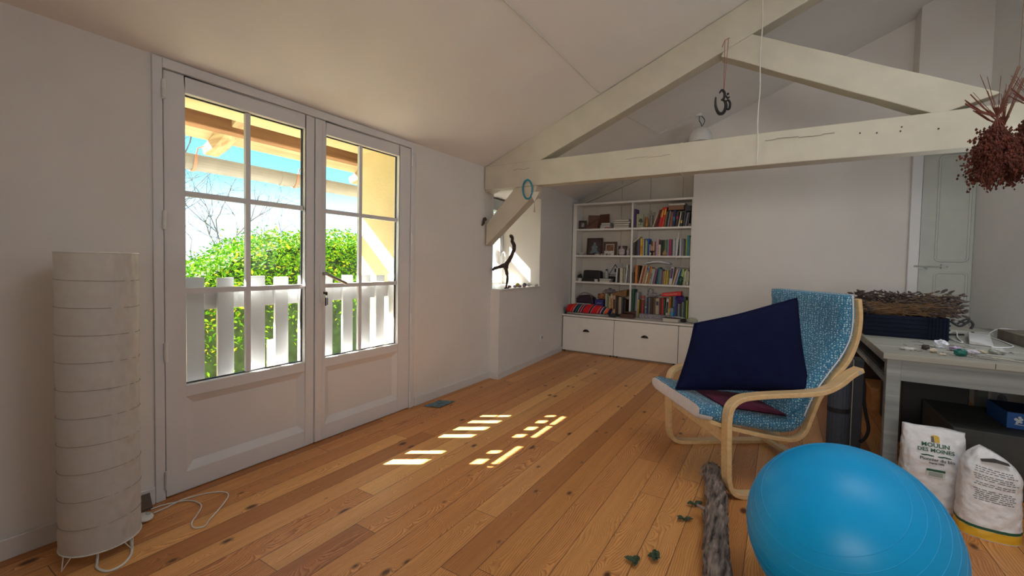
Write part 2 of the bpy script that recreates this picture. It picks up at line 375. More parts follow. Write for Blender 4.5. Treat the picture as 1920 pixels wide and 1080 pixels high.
# skirting boards
def skirt(name, p0, p1):
    struct(name, B(p0, p1), M_skirt, bevel=.004)
skirt('baseboard_left', (0.0, 2.665, 0), (.014, 3.78, .075)); skirt('baseboard_left_near', (0, -2.6, 0), (.014, .885, .085))
bs = MB(); bs.hexa([(wx(3.766) , 3.766, 0), (wx(3.766) + .014, 3.766, 0), (wx(5.56) + .014, 5.56, 0), (wx(5.56), 5.56, 0), (wx(3.766), 3.766, .065), (wx(3.766) + .014, 3.766, .065), (wx(5.56) + .014, 5.56, .065), (wx(5.56), 5.56, .065)])
bs.box((0.014, 3.766, 0), (.107, 3.779, .065))
struct('baseboard_left_niche', bs, M_skirt)
skirt('baseboard_back', (2.36, 5.836, 0), (3.2, 5.85, .07)); skirt('baseboard_right', (4.106, 1.4, 0), (4.12, 5.25, .07))

# ---- double glazed door
def leaf(name, y0, y1, gy0, gy1, py0, py1, mun, label):
    XB = -.055
    f = MB()
    z0, z1, g0, g1 = .006, 2.118, .553, 2.035
    f.box((XB, y0, z0), (0, gy0, z1)); f.box((XB, gy1, z0), (0, y1, z1)); f.box((XB, gy0, g1), (0, gy1, z1))
    f.box((XB, gy0, .492), (0, gy1, g0)); f.box((XB, gy0, z0), (0, gy1, .105))
    d = struct(name, f, M_paint, bevel=.003); d['label'] = label
    # fielded panel with a sloping surround
    pm = MB(); q = .04
    o_ = [(0, gy0, .105), (0, gy1, .105), (0, gy1, .492), (0, gy0, .492)]; i_ = [(-.024, gy0 + q, .105 + q), (-.024, gy1 - q, .105 + q), (-.024, gy1 - q, .492 - q), (-.024, gy0 + q, .492 - q)]
    pm.add([(x - .002, y, z) for x, y, z in o_] + i_, [(k, (k + 1) % 4, 4 + (k + 1) % 4, 4 + k) for k in range(4)])
    pm.box((-.04, gy0, .105), (-.0245, gy1, .492))
    pm.build('panel', M_paint, d)
    g = MB(); s_ = .006
    for bx in ((gy0, gy0 + s_, g0, g1), (gy1 - s_, gy1, g0, g1), (gy0 + s_, gy1 - s_, g0, g0 + s_), (gy0 + s_, gy1 - s_, g1 - s_, g1)):
        g.box((-.044, bx[0], bx[2]), (-.032, bx[1], bx[3]))
    g.build('glazing_gasket', M_gasket, d)
    bar = MB(); bar.box((-.036, mun - .013, g0 + .007), (-.014, mun + .013, g1 - .007))
    for zz in (1.037, 1.535): bar.box((-.035, gy0 + .007, zz - .014), (-.015, gy1 - .007, zz + .014))
    bar.build('glazing_bar', M_paint, d)
    MB().box((-.041, gy0 + .006, g0 + .006), (-.038, gy1 - .006, g1 - .006)).build('glass_pane', M_glass, d)
    return d
dL = leaf('door_1', .934, 1.742, 1.022, 1.680, 0, 0, 1.338, 'left leaf of the white double glazed door')
dR = leaf('door_2', 1.748, 2.598, 1.824, 2.477, 0, 0, 2.118, 'right leaf of the white double glazed door, with handle')
MB().box((.0, 1.745, .01), (.012, 1.79, 2.115)).build('meeting_strip', M_paint, dR, bevel=.003)
fr = MB(); fr.box((-.09, .887, 0), (.010, .928, 2.17)); fr.box((-.09, 2.603, 0), (.010, 2.645, 2.17)); fr.box((-.09, .928, 2.124), (.010, 2.603, 2.17)); fr.box((-.09, .928, -.02), (-.056, 2.603, .03))
struct('trim_3', fr, M_paint, bevel=.003)
for dd, ys_ in ((dL, .930), (dR, 2.601)):
    for zz in (.10, .74, 1.39, 2.02): MB().lathe((.016, ys_, zz - .045), [(.0085, 0), (.0085, .043), (.0095, .044), (.0095, .046), (.0085, .047), (.0085, .09)], 10).build('hinge', M_white_plastic, dd, smooth=False)
MB().box((.012, 1.775, .93), (.019, 1.812, 1.175)).build('handle_plate', M_white_plastic, dR, bevel=.003)
hp = MB().tube([(.015, 1.796, 1.12), (.055, 1.797, 1.12)], .010, 10).tube(smooth_path([(.052, 1.790, 1.123), (.056, 1.84, 1.098), (.056, 1.90, 1.072), (.054, 1.945, 1.052)]), [.010] * 18 + [.011], 10)
hp.build('door_handle', M_chrome, dR, smooth=True)
ky = thing('key_bunch', (.035, 1.797, .93), 'small bunch of dark keys hanging in the white door lock', 'keys')
MB().box((.018, 1.795, .985), (.052, 1.799, 1.0)).lathe((.05, 1.797, .99), [(.012, -.0015), (.012, .0015)], 14, 'y').build('key', M_bronze, ky)
rk = [(.05 + .012 * math.sin(t_), 1.797, .972 + .013 * math.cos(t_)) for t_ in [2 * PI * i / 16 for i in range(17)]]
MB().tube(rk, .0012, 6).build('key_ring', M_chrome, ky)
MB().box((.046, 1.790, .91), (.05, 1.798, .962)).box((.052, 1.800, .915), (.055, 1.806, .96)).build('key', M_bronze, ky)

# ---- niche window: frame, pane, handle, sill
nw = MB(); nx = -.50
nw.box((nx - .06, 3.79, .93), (nx, 3.86, 1.99)); nw.box((nx - .06, 4.70, .93), (nx, 4.77, 1.99)); nw.box((nx - .06, 3.86, .93), (nx, 4.70, 1.0)); nw.box((nx - .06, 3.86, 1.92), (nx, 4.70, 1.99))
wn = struct('window_1', nw, M_paint, bevel=.003)
MB().box((nx - .035, 3.86, 1.0), (nx - .031, 4.70, 1.92)).build('glass_pane', M_glass, wn)
MB().box((nx, 3.79, 1.845), (nx + .13, 4.765, 1.985)).build('shutter_box', mat('grey_shutter_box', (.45, .47, .46), .5), wn, bevel=.012)
MB().box((nx, 4.715, 1.30), (nx + .01, 4.745, 1.37)).tube(smooth_path([(nx + .005, 4.73, 1.345), (nx + .045, 4.73, 1.345), (nx + .06, 4.73, 1.32), (nx + .062, 4.73, 1.25), (nx + .05, 4.73, 1.215)]), .009, 8).build('window_handle', M_white_plastic, wn, smooth=True)
sl = MB(); sl.hexa([(-.5, 3.785, .925), (wx(3.785) + .022, 3.785, .925), (wx(4.80) + .022, 4.80, .925), (-.5, 4.80, .925), (-.5, 3.785, .94), (wx(3.785) + .022, 3.785, .94), (wx(4.8) + .022, 4.80, .94), (-.5, 4.80, .94)])
struct('trim_4', sl, mat('sill_paint', (.74, .73, .71), .4, var=.02), bevel=.003)
ws_h = MB(); ws_h.prism([(-.64, 3.80, .96), (-1.05, 4.10, .96), (-1.035, 4.12, .96), (-.625, 3.82, .96)], (0, 0, 1.06))  # added out-of-view shutter, placed to keep sun off the niche reveal
ws_h.build('sun_block_shutter', mat('added_shutter_peach', (.70, .46, .34), .7, var=.05), label='peach coloured shutter added outside the niche window to block the sun', cat='shutter')
# unseen roof, side and rear windows with blinds, added to carry the fill lights
M_added_blind = mat('added_blind_white', (.8, .8, .78), .9)
rwf = MB()
for (xa, xb, ya, yb) in ((2.60, 3.90, 0.65, 0.73), (2.60, 3.90, 2.37, 2.45), (2.60, 2.68, 0.73, 2.37), (3.82, 3.90, 0.73, 2.37)):
    rwf.hexa([(xa, ya, CZ(xa) - .05), (xb, ya, CZ(xb) - .05), (xb, yb, CZ(xb) - .05), (xa, yb, CZ(xa) - .05), (xa, ya, CZ(xa) - .002), (xb, ya, CZ(xb) - .002), (xb, yb, CZ(xb) - .002), (xa, yb, CZ(xa) - .002)])
w2o = struct('added_roof_window', rwf, M_paint)
def added_blind(xa, xb, ya, yb, o): MB().hexa([(xa, ya, CZ(xa) - .02), (xb, ya, CZ(xb) - .02), (xb, yb, CZ(xb) - .02), (xa, yb, CZ(xa) - .02), (xa, ya, CZ(xa) - .01), (xb, ya, CZ(xb) - .01), (xb, yb, CZ(xb) - .01), (xa, yb, CZ(xa) - .01)]).build('added_blind', M_added_blind, o)
added_blind(2.68, 3.82, .73, 2.37, w2o)
rwf = MB(); rwf.box((4.09, 3.27, .98), (4.118, 3.34, 2.02)).box((4.09, 4.36, .98), (4.118, 4.43, 2.02)).box((4.09, 3.34, .98), (4.118, 4.36, 1.05)).box((4.09, 3.34, 1.95), (4.118, 4.36, 2.02))
w4o = struct('added_side_window', rwf, M_paint); B((4.108, 3.34, 1.05), (4.114, 4.36, 1.95)).build('added_blind', M_added_blind, w4o)
rwf = MB(); rwf.box((1.75, -2.62, .85), (1.82, -2.57, 2.35)).box((3.98, -2.62, .85), (4.05, -2.57, 2.35)).box((1.82, -2.62, .85), (3.98, -2.57, .92)).box((1.82, -2.62, 2.28), (3.98, -2.57, 2.35))
w3o = struct('added_rear_window', rwf, M_paint)
MB().box((1.82, -2.61, .92), (3.98, -2.60, 2.28)).build('added_blind', M_added_blind, w3o)

# ---- panelled door in the back wall, its frame post and bolt
pd = B((3.742, 5.815, .01), (4.118, 5.845, 2.395)); d3 = struct('door_3', pd, mat('pale_sage_paint', (.52, .54, .49), .5, var=.03)); d3['label'] = 'pale sage green panelled door in the back corner'
def rrect_ring(x0, x1, z0, z1, r, y, tr):
    pts = []
    for cx, cz, a0 in ((x0 + r, z0 + r, PI), (x1 - r, z0 + r, 1.5 * PI), (x1 - r, z1 - r, 0), (x0 + r, z1 - r, .5 * PI)):
        for i in range(6): t = a0 + i * PI / 10; pts.append((cx + r * math.cos(t), y, cz + r * math.sin(t)))
    pts.append(pts[0]); return MB().tube(pts, tr, 8, cap=False)
Msage2 = mat('sage_moulding', (.55, .57, .52), .45, var=.03)
for z0, z1 in ((1.315, 2.33), (.93, 1.20), (.15, .83)):
    rrect_ring(3.86, 4.085, z0, z1, .03, 5.814, .011).build('panel_moulding', Msage2, d3, smooth=True)
struct('trim_5', B((3.655, 5.79, 0), (3.735, 5.85, 2.395)), M_paint, bevel=.003)
bl = MB().tube([(3.70, 5.775, 1.262), (3.95, 5.79, 1.262)], .007, 8).box((3.73, 5.782, 1.235), (3.765, 5.8145, 1.29)).box((3.90, 5.782, 1.24), (3.93, 5.8145, 1.285)).tube([(3.79, 5.785, 1.262), (3.795, 5.77, 1.235)], .005, 6)
bl.build('door_bolt', mat('painted_bolt', (.48, .49, .45), .4), d3)

# ---- timber truss (plane y = 3.62 .. 3.78)
TY0, TY1 = 3.62, 3.79
def wobble_beam(p, sub=14, amp=.006, seed=0):
    """eight corners; hand-hewn unevenness along the length (from face 0,3,7,4 to face 1,2,6,5)"""
    mb = MB(); P_ = [Vector(q) for q in p]; ring = [(0, 1), (3, 2), (7, 6), (4, 5)]; vs_ = []
    for i in range(sub + 1):
        t = i / sub
        for k, (a_, b_) in enumerate(ring):
            q = P_[a_].lerp(P_[b_], t); q += Vector((0, noise.noise(Vector((t * 4, k * 5, seed))) * amp, noise.noise(Vector((t * 4 + 9, k * 5, seed))) * amp)); vs_.append(q)
    fs = [(4 * i + k, 4 * i + (k + 1) % 4, 4 * i + 4 + (k + 1) % 4, 4 * i + 4 + k) for i in range(sub) for k in range(4)] + [(0, 1, 2, 3), (4 * sub, 4 * sub + 1, 4 * sub + 2, 4 * sub + 3)]
    return mb.add(vs_, fs)
tie = wobble_beam([(.01, TY0, 1.947), (4.12, TY0, 1.947), (4.12, TY1, 1.955), (.01, TY1, 1.955), (.01, TY0, 2.178), (4.12, TY0, 2.178), (4.12, TY1, 2.178), (.01, TY1, 2.178)], 26, .007, 1)
tb = struct('trim_6', tie, M_beam, bevel=.006); tb['label'] = 'white painted horizontal tie beam of the roof truss'
ck = MB()
for (x0, x1, z, y_) in ((.35, .52, 2.11, 0), (1.45, 1.80, 2.095, 0), (2.45, 2.85, 2.12, 0)):
    for k in range(6):
        xa, xb = x0 + (x1 - x0) * k / 6, x0 + (x1 - x0) * (k + 1) / 6; zz = z + .006 * math.sin(k * 1.3)
        ck.box((xa, TY0 - .0065, zz), (xb, TY0 + .01, zz + .0010))
ck.build('crack', mat('crack_shadow', (.30, .27, .22), .9), tb)
kn = MB()
for x, z in ((2.985, 2.10), (3.07, 2.09), (3.19, 2.11), (3.185, 2.085), (3.36, 2.075)): kn.lathe((x, TY0 - .005, z), [(.0045, 0), (.0042, .01)], 10, 'y')
kn.build('bolt_hole', M_bronze, tb)
MB().box((1.884, TY0 - .009, 1.945), (1.8865, TY0 + .0, 2.182)).box((1.884, TY0, 1.941), (1.8865, TY1, 1.9435)).build('wrapped_cord', mat('white_cord', (.72, .70, .63), .8), tb)
SL = .4234
def slope_prism(x0, x1, off0, off1, y0, y1, cut_z0=None):
    return [(x0, y0, off0 + SL * x0), (x1, y0, off0 + SL * x1), (x1, y1, off0 + SL * x1), (x0, y1, off0 + SL * x0), (x0, y0, off1 + SL * x0), (x1, y0, off1 + SL * x1), (x1, y1, off1 + SL * x1), (x0, y1, off1 + SL * x0)]
rf = struct('trim_7', wobble_beam(slope_prism(.02, 4.12, 1.908, 2.172, TY0 + .01, TY1 - .02), 26, .008, 4), M_beam, bevel=.006); rf['label'] = 'white painted sloping rafter of the roof truss'
# falling brace from the rafter down to the tie beam, and the short brace to the wall
st = wobble_beam([(2.14, TY0 + .02, 2.79), (3.36, TY0 + .02, 2.165), (3.36, TY1 - .03, 2.165), (2.14, TY1 - .03, 2.79), (2.22, TY0 + .02, 2.965), (3.63, TY0 + .02, 2.25), (3.63, TY1 - .03, 2.25), (2.22, TY1 - .03, 2.965)], 16, .008, 7)
s_o = struct('trim_8', st, M_beam, bevel=.005); s_o['label'] = 'white painted falling strut between rafter and tie beam'
br = wobble_beam([(.03, TY0 + .02, 1.40), (.55, TY0 + .02, 1.85), (.55, TY1 - .04, 1.85), (.03, TY1 - .04, 1.40), (.03, TY0 + .02, 1.60), (.36, TY0 + .02, 1.95), (.36, TY1 - .04, 1.95), (.03, TY1 - .04, 1.60)], 8, .005, 9)
br2 = MB().prism([(.02, TY0 + .02, 1.385), (.565, TY0 + .02, 1.86), (.60, TY0 + .02, 1.95), (.36, TY0 + .02, 1.95), (.02, TY0 + .02, 1.60)], (0, .12, 0))
s_o = struct('trim_9', br2, M_beam, bevel=.006); s_o['label'] = 'short white diagonal brace under the beam by the niche'
# surface cable on the ceiling
cp = [(1.207 + .003 * math.sin(y * 3), y, CZ(1.207) - .004) for y in [1.0 + .2 * i for i in range(13)]]
MB().tube(cp + [(1.207, 3.60, CZ(1.207) - .004)], .0035, 6).build('ceiling_cable', mat('white_cord', (.72, .70, .63), .8), label='thin white electric cable fixed along the sloping ceiling, up to the truss', cat='cable')
MB().tube([(1.207, 3.80, CZ(1.207) - .004), (1.207, 4.2, CZ(1.207) - .004), (1.33, 5.2, CZ(1.33) - .004), (1.72, 5.28, CZ(1.72) - .004)], .0035, 6).build('ceiling_cable', mat('white_cord', (.72, .70, .63), .8), label='thin white cable on the ceiling beyond the truss, leading to the pendant lamp', cat='cable')

# ================================================================ OUTSIDE
M_fence = mat('white_fence_paint', (.76, .79, .82), .6, var=.03, scale=8)
FX = -.092
fe = thing('balcony_fence', (FX, 1.75, 0), 'white picket guard rail standing just outside the glazed door', 'fence')
for i, y0 in enumerate([.925, 1.062, 1.213, 1.391, 1.539, 1.699, 1.863, 2.033, 2.194, 2.334, 2.466]):
    w_ = .085 if i != 10 else .07
    B((FX - .02, y0, .10), (FX, y0 + w_, 1.102 + .004 * math.sin(i * 2.7))).build('picket', M_fence, fe, bevel=.002)
for z in (.925, .20): B((FX - .045, .905, z), (FX - .021, 2.595, z + (.118 if z > .5 else .09))).build('rail', M_fence, fe, bevel=.002)
struct('door_sill', B((-.66, .905, -.058), (-.095, 2.595, -.022)), mat('stone_sill', (.5, .46, .4), .8, var=.1))
# roof overhang: boards, purlin, rafter tails, tiles above
M_eave = grain_wood('eave_boards', (.36, .26, .14), (.56, .45, .29), 'y', .35, .8)
EZ = lambda x: 2.575 + .4234 * x
for i, (x0, x1) in enumerate(((-1.136, -.985), (-.982, -.83), (-.827, -.68), (-.677, -.53))):
    mb = MB(); p = [(x0, -3.0, EZ(x0)), (x1, -3.0, EZ(x1)), (x1, 7, EZ(x1)), (x0, 7, EZ(x0))]; mb.hexa(p + [(x, y, z + .025) for x, y, z in p])
    struct('eave_board', mb, M_eave)
mb = MB(); p = [(-1.14, -3.0, EZ(-1.14) + .03), (-.2, -3.0, EZ(-.2) + .03), (-.2, 7, EZ(-.2) + .03), (-1.14, 7, EZ(-1.14) + .03)]; mb.hexa(p + [(x, y, z + .09) for x, y, z in p])
struct('roof_tiles', mb, mat('terracotta_tiles', (.45, .22, .12), .85, var=.2, scale=10))
struct('purlin', B((-.88, -3, 2.10), (-.78, 7, 2.21)), grain_wood('old_purlin', (.20, .10, .05), (.36, .20, .10), 'y', .4, .8), bevel=.008)
Mtail = grain_wood('rafter_tail_wood', (.30, .20, .10), (.56, .43, .26), 'x', .5, .8)
for y, tw in ((-.9, .10), (.30, .10), (1.62, .10), (2.95, .10), (3.56, .34), (5.3, .10)):  # the extra wide tail is added to block sun through the niche window
    prof = [(-.66, EZ(-.66) - .002), (-.66, EZ(-.66) - .10), (-1.02, EZ(-1.02) - .11), (-1.20, EZ(-1.20) - .075), (-1.23, EZ(-1.23) - .002)]
    MB().prism([(x, y, z) for x, z in prof], (0, tw, 0)).build('rafter_tail', Mtail, kind='structure', bevel=.008)
# gutter with brackets
M_zinc = mat('weathered_zinc', (.26, .27, .27), .7, metal=.1, var=.12, scale=6)
gu = thing('roof_gutter', (-1.25, 1.9, 1.86), 'weathered grey half-round gutter hanging below the roof edge', 'gutter')
GX, GZ, GR = -1.25, 1.982, .064
def gut(y0, y1, r, name, m):
    mb = MB(); k = 14; vs_ = []
    for y in (y0, y1):
        for rr in (r, r - .004):
            for i in range(k + 1):
                t = PI + PI * i / k; vs_.append((GX + rr * math.cos(t), y, GZ + rr * 1.75 * math.sin(t)))
    n = k + 1; fs = []
    for i in range(k):
        fs += [(i, i + 1, 2 * n + i + 1, 2 * n + i), (n + i, n + i + 1, 3 * n + i + 1, 3 * n + i), (i, i + 1, n + i + 1, n + i), (2 * n + i, 2 * n + i + 1, 3 * n + i + 1, 3 * n + i)]
    for i in (0, k): fs.append((i, n + i, 3 * n + i, 2 * n + i))
    mb.add(vs_, fs).build(name, m, gu, smooth=False)
gut(-3, 7, GR, 'channel', M_zinc); gut(2.24, 2.33, GR + .004, 'joint_sleeve', M_zinc)
Mstrap = mat('rusty_strap', (.40, .24, .18), .7)
for y in (.20, 1.555, 2.37):
    gut(y, y + .022, GR + .006, 'bracket', Mstrap)
    MB().tube([(GX + GR + .004, y + .011, GZ), (-1.18, y + .02, 2.03), (-1.17, y + .055, EZ(-1.17) - .03)], .005, 6).build('bracket_arm', Mstrap, gu)
B((-1.07, 2.03, -.5), (-.98, 2.15, .53)).build('timber_post', mat('fresh_timber', (.72, .50, .28), .7, var=.15, stretch=(6, 6, .5)), label='pale timber post standing outside beyond the white guard rail', cat='post')
# garden ground
struct('ground', B((-60, -50, -3.2), (-.63, 60, -3.0)), mat('rough_grass', (.20, .26, .08), .95, var=.3, scale=2))
struct('bounce_terrace', B((-2.35, -6, -3.0), (-.625, 12, -.5)), mat('bounce_gravel', (.72, .72, .68), .95, var=.15, scale=40))  # unseen pale ground added to bounce sun up onto the ceiling
# hedge of real leaves
def hedge():
    root = thing('laurel_hedge', (-3.1, 3.2, -3.0), 'dense bright green laurel hedge beyond the balcony railing', 'hedge')
    def top(y): 
        return 1.12 + .50 * (1 / (1 + math.exp(-(y - 2.55) * 5))) + .10 * noise.noise(Vector((y * 1.7, 3, 0))) - .35 * max(0, y - 5.2)
    core = MB()
    ys = [-1 + .4 * i for i in range(21)]
    for i in range(len(ys) - 1):
        y0, y1 = ys[i], ys[i + 1]; t0, t1 = top(y0) - .22, top(y1) - .22
        core.hexa([(-3.7, y0, -2.98), (-2.45, y0, -2.98), (-2.45, y1, -2.98), (-3.7, y1, -2.98), (-3.6, y0, t0), (-2.55, y0, t0), (-2.55, y1, t1), (-3.6, y1, t1)])
    core.build('dark_core', mat('hedge_inside', (.02, .045, .012), .9, var=.5, scale=14), root)  # solid dark core, its colour standing in for shade between the leaves
    rnd = random.Random(3)
    mbs = [MB(), MB(), MB()]
    for i in range(26000):
        y = rnd.uniform(-.4, 6.6); tp = top(y)
        if rnd.random() < .62: z = tp - abs(rnd.gauss(0, .5)) - .02; z = max(z, -1.2); x = -2.42 + rnd.gauss(0, .06) - max(0, z - tp + .35) ** 2 * 1.6
        else: x = rnd.uniform(-3.6, -2.5); z = tp - .12 + rnd.gauss(0, .06) + (.12 if rnd.random() < .25 else 0) * rnd.random() - .25 * abs(x + 3.0)
        z += .05 * noise.noise(Vector((x * 5, y * 5, z * 5)));  x += .10 * noise.noise(Vector((x * 4, y * 4, z * 4 + 7)))
        L = rnd.uniform(.035, .07); wd = L * .42
        E_ = Euler((rnd.uniform(-1.2, 1.2), rnd.uniform(-1.2, 1.2), rnd.uniform(0, 6.28))).to_matrix()
        pts = [Vector((0, 0, 0)), Vector((wd / 2, L * .45, .006)), Vector((0, L, 0)), Vector((-wd / 2, L * .45, .006))]
        k = 2 if rnd.random() < .10 else (1 if rnd.random() < .45 else 0)
        mbs[k].add([E_ @ p + Vector((x, y, z)) for p in pts], [(0, 1, 2, 3)])
    for k, (nm, c_) in enumerate((('laurel_leaf_green', (.08, .25, .008)), ('laurel_leaf_light', (.19, .42, .012)), ('laurel_leaf_young', (.46, .46, .03)))):
        m = mat(nm, c_, .6, var=.25, scale=8, spec=.2)
        mbs[k].build('foliage', m, root, weld=False)
hedge()
def bare_tree(base, H, seed, label):
    rnd = random.Random(seed); root = thing('bare_tree', base, label, 'tree'); trunk, br_ = MB(), MB()
    def grow(p, d, L, r, depth, mb):
        pts = [p]; q = p.copy(); dd = d.copy()
        for i in range(4):
            dd = (dd + Vector((rnd.gauss(0, .17), rnd.gauss(0, .17), rnd.gauss(.05, .10)))).normalized(); q = q + dd * L / 4; pts.append(q.copy())
        mb.tube(pts, [r * (1 - .13 * i) for i in range(5)], 5 if depth else 8, cap=False)
        if depth >= 7 or r < .0028: return
        for k in range(3 if depth < 4 else 2):
            j = rnd.choice((2, 3, 4)) if k else 4
            nd = (dd + Vector((rnd.gauss(0, .55), rnd.gauss(0, .55), rnd.gauss(.05, .30)))).normalized()
            grow(pts[j], nd, L * rnd.uniform(.5, .78), r * rnd.uniform(.5, .68), depth + 1, br_)
    grow(Vector(base), Vector((0, 0, 1)), H * .42, .065, 0, trunk)
    mt = mat('grey_bark', (.10, .09, .10), .9)
    trunk.build('trunk', mt, root); br_.build('branches', mt, root, weld=False)
bare_tree((-5.6, 5.6, -3.0), 8.0, 5, 'bare tree with many thin branches beyond the hedge')
bare_tree((-11.5, 3.8, -3.0), 8.6, 11, 'bare tree with fine twigs at the left edge of the door view')
# ================================================================ BOOKCASE AND CABINETS
SY = 5.875                      # front plane of the bookcase
bc = thing('bookcase', (.84, 6.0, .52), 'tall white built-in bookcase full of books in the back niche', 'bookcase')
def shelf_box(name, x0, x1, z0, z1, y0=SY, y1=6.112): B((x0, y0, z0), (x1, y1, z1)).build(name, M_shelf, bc, bevel=.002)
shelf_box('side_panel', -.012, .045, .52, 2.08); shelf_box('side_panel', 1.598, 1.614, .52, 2.08)
shelf_box('divider', .838, .862, .52, 2.055)
shelf_box('top_board', -.012, 1.614, 2.058, 2.085, SY - .006)
SZ = {1: 1.722, 2: 1.348, 3: .972, 4: .522}
for k in (1, 2, 3):
    shelf_box('shelf', .0455, .8375, SZ[k] - .025, SZ[k]); shelf_box('shelf', .8625, 1.5975, SZ[k] - .025, SZ[k])
struct_y = 5.56
CX = [-.005, .742, 1.545, 2.35]
worktop = MB(); worktop.hexa([(wx(5.55) + .001, 5.55, .498), (2.36, 5.55, .498), (2.36, 5.849, .498), (wx(5.849), 5.849, .498), (wx(5.55) + .001, 5.55, .5195), (2.36, 5.55, .5195), (2.36, 5.849, .5195), (wx(5.849), 5.849, .5195)])
worktop.box((-.02, 5.849, .498), (1.612, 6.112, .5195))
worktop.build('worktop', M_shelf, label='long white worktop running over the low white drawer cabinets', cat='worktop')
wh = ('leftmost low white cabinet, under the striped blanket', 'middle low white cabinet, under the grey box', 'right low white cabinet half hidden behind the armchair')
for i in range(3):
    x0, x1 = CX[i] + .003, CX[i + 1] - .003
    cb = thing('drawer_cabinet', ((x0 + x1) / 2, 5.7, 0), wh[i], 'cabinet', 'low drawer cabinets under the bookcase')
    B((x0 + .012 + (.012 if i == 0 else 0), 5.585, .0), (x1 - .012, 5.845, .497)).build('body', mat('cabinet_inside', (.30, .26, .22), .7), cb)
    dr = B((x0 + (.012 if i == 0 else 0), 5.56, .022), (x1, 5.584, .487)).build('drawer', M_shelf, cb, bevel=.003)
    for s_ in (0, 1): MB().lathe((x0 + .04 if not s_ else x1 - .04, 5.578, .011), [(.011, -.008), (.011, .008)], 12, 'y').build('castor', M_dark, cb)
    if i < 2:
        hx = (.355, 1.143)[i]; hb = MB(); k = 10; vs_ = []
        for a_ in range(k + 1):
            th = PI * a_ / k
            for b_ in range(6):
                ph = PI / 2 * b_ / 5
                vs_.append((hx + .044 * math.cos(th) * math.cos(ph * .35), 5.559 - .026 * math.sin(ph) * math.sin(th), .303 + .030 * math.sin(th) * math.cos(ph * .9)))
        hb.add(vs_, [(a_ * 6 + b_, a_ * 6 + b_ + 1, (a_ + 1) * 6 + b_ + 1, (a_ + 1) * 6 + b_) for a_ in range(k) for b_ in range(5)])
        hb.box((hx - .046, 5.556, .298), (hx + .046, 5.5595, .304))
        hd = hb.build('cup_handle', M_bronze, dr, smooth=False)
# ---------------------------------------------------------------- books
COL = dict(black=(.012, .012, .014), dark_grey=(.05, .05, .055), grey=(.22, .22, .23), light_grey=(.45, .45, .46), white=(.62, .60, .58), cream=(.60, .53, .38),
    beige=(.45, .36, .25), tan=(.36, .26, .16), brown=(.13, .065, .035), dark_brown=(.055, .03, .02), maroon=(.16, .015, .02), red=(.62, .03, .02), orange=(.60, .20, .03),
    yellow=(.68, .46, .05), mustard=(.45, .33, .06), olive=(.22, .22, .09), lime=(.45, .55, .06), green=(.05, .22, .10), dark_green=(.015, .07, .04), pale_green=(.42, .46, .32),
    teal=(.03, .20, .25), cyan=(.18, .42, .50), blue=(.03, .10, .42), light_blue=(.28, .42, .60), navy=(.012, .025, .09), slate_blue=(.09, .13, .24), lilac=(.42, .36, .50),
    mauve=(.22, .10, .17), magenta=(.50, .02, .13), purple=(.07, .03, .13), peach=(.62, .38, .24), pink=(.6, .35, .38), rust=(.34, .10, .05))
def cmat(c_): return mat('cover_' + c_, COL[c_], .5, var=.15, scale=40)
BK = []
def book(x, th, h, c_, lean, row, base, y=None, depth=.15, title=None):
    """a book standing spine out; x = left foot, lean in degrees to the right"""
    y = SY + .02 + .01 * math.sin(x * 77) if y is None else y
    al = math.radians(lean); ca_, sa_ = math.cos(al), math.sin(al)
    def T(px, py, pz): return Vector((x + px * ca_ + pz * sa_, y + py, base + (th * sa_ if lean > 0 else 0) * 1 + pz * ca_ - px * sa_ ) ) if lean >= 0 else Vector((x + px * ca_ + pz * sa_ - h * sa_ * 0, y + py, base + pz * ca_ - px * sa_))
    root = thing('book', T(th / 2, depth / 2, 0), None, 'book')
    ct = min(.003, th * .18)
    cv = MB()
    def bb(mb, a_, b_):
        n = len(mb.v); mb.box(a_, b_)
        for i in range(n, len(mb.v)): v = mb.v[i]; mb.v[i] = T(v.x, v.y, v.z)
    bb(cv, (0, 0, 0), (th, ct, h)); bb(cv, (0, ct, 0), (ct, depth, h)); bb(cv, (th - ct, ct, 0), (th, depth, h))
    cv.build('cover', cmat(c_), root, weld=False)
    pg = MB(); bb(pg, (ct, ct, .003), (th - ct, depth - .003, h - .004)); pg.build('pages', M_pages, root)
    if title:
        tb_ = MB(); bb(tb_, (th * .15, -.0006, h * title[1]), (th * .85, 0, h * title[2])); tb_.build('spine_label', cmat(title[0]), root)
    BK.append((root, c_.replace('_', ' '), lean, h, th, row, x))
    return root
X0R = .864
def row(specs, name, base, x0=X0R):
    xmin = x0
    for sp_ in specs:
        x, th, h, c_, lean = sp_[:5]; x, th, h = x / 100, th / 100, h / 100
        book(x0 + x, th, h, c_, lean, name, base, title=sp_[5] if len(sp_) > 5 else None)
T_ = lambda c_, a_=.55, b_=.8: (c_, a_, b_)
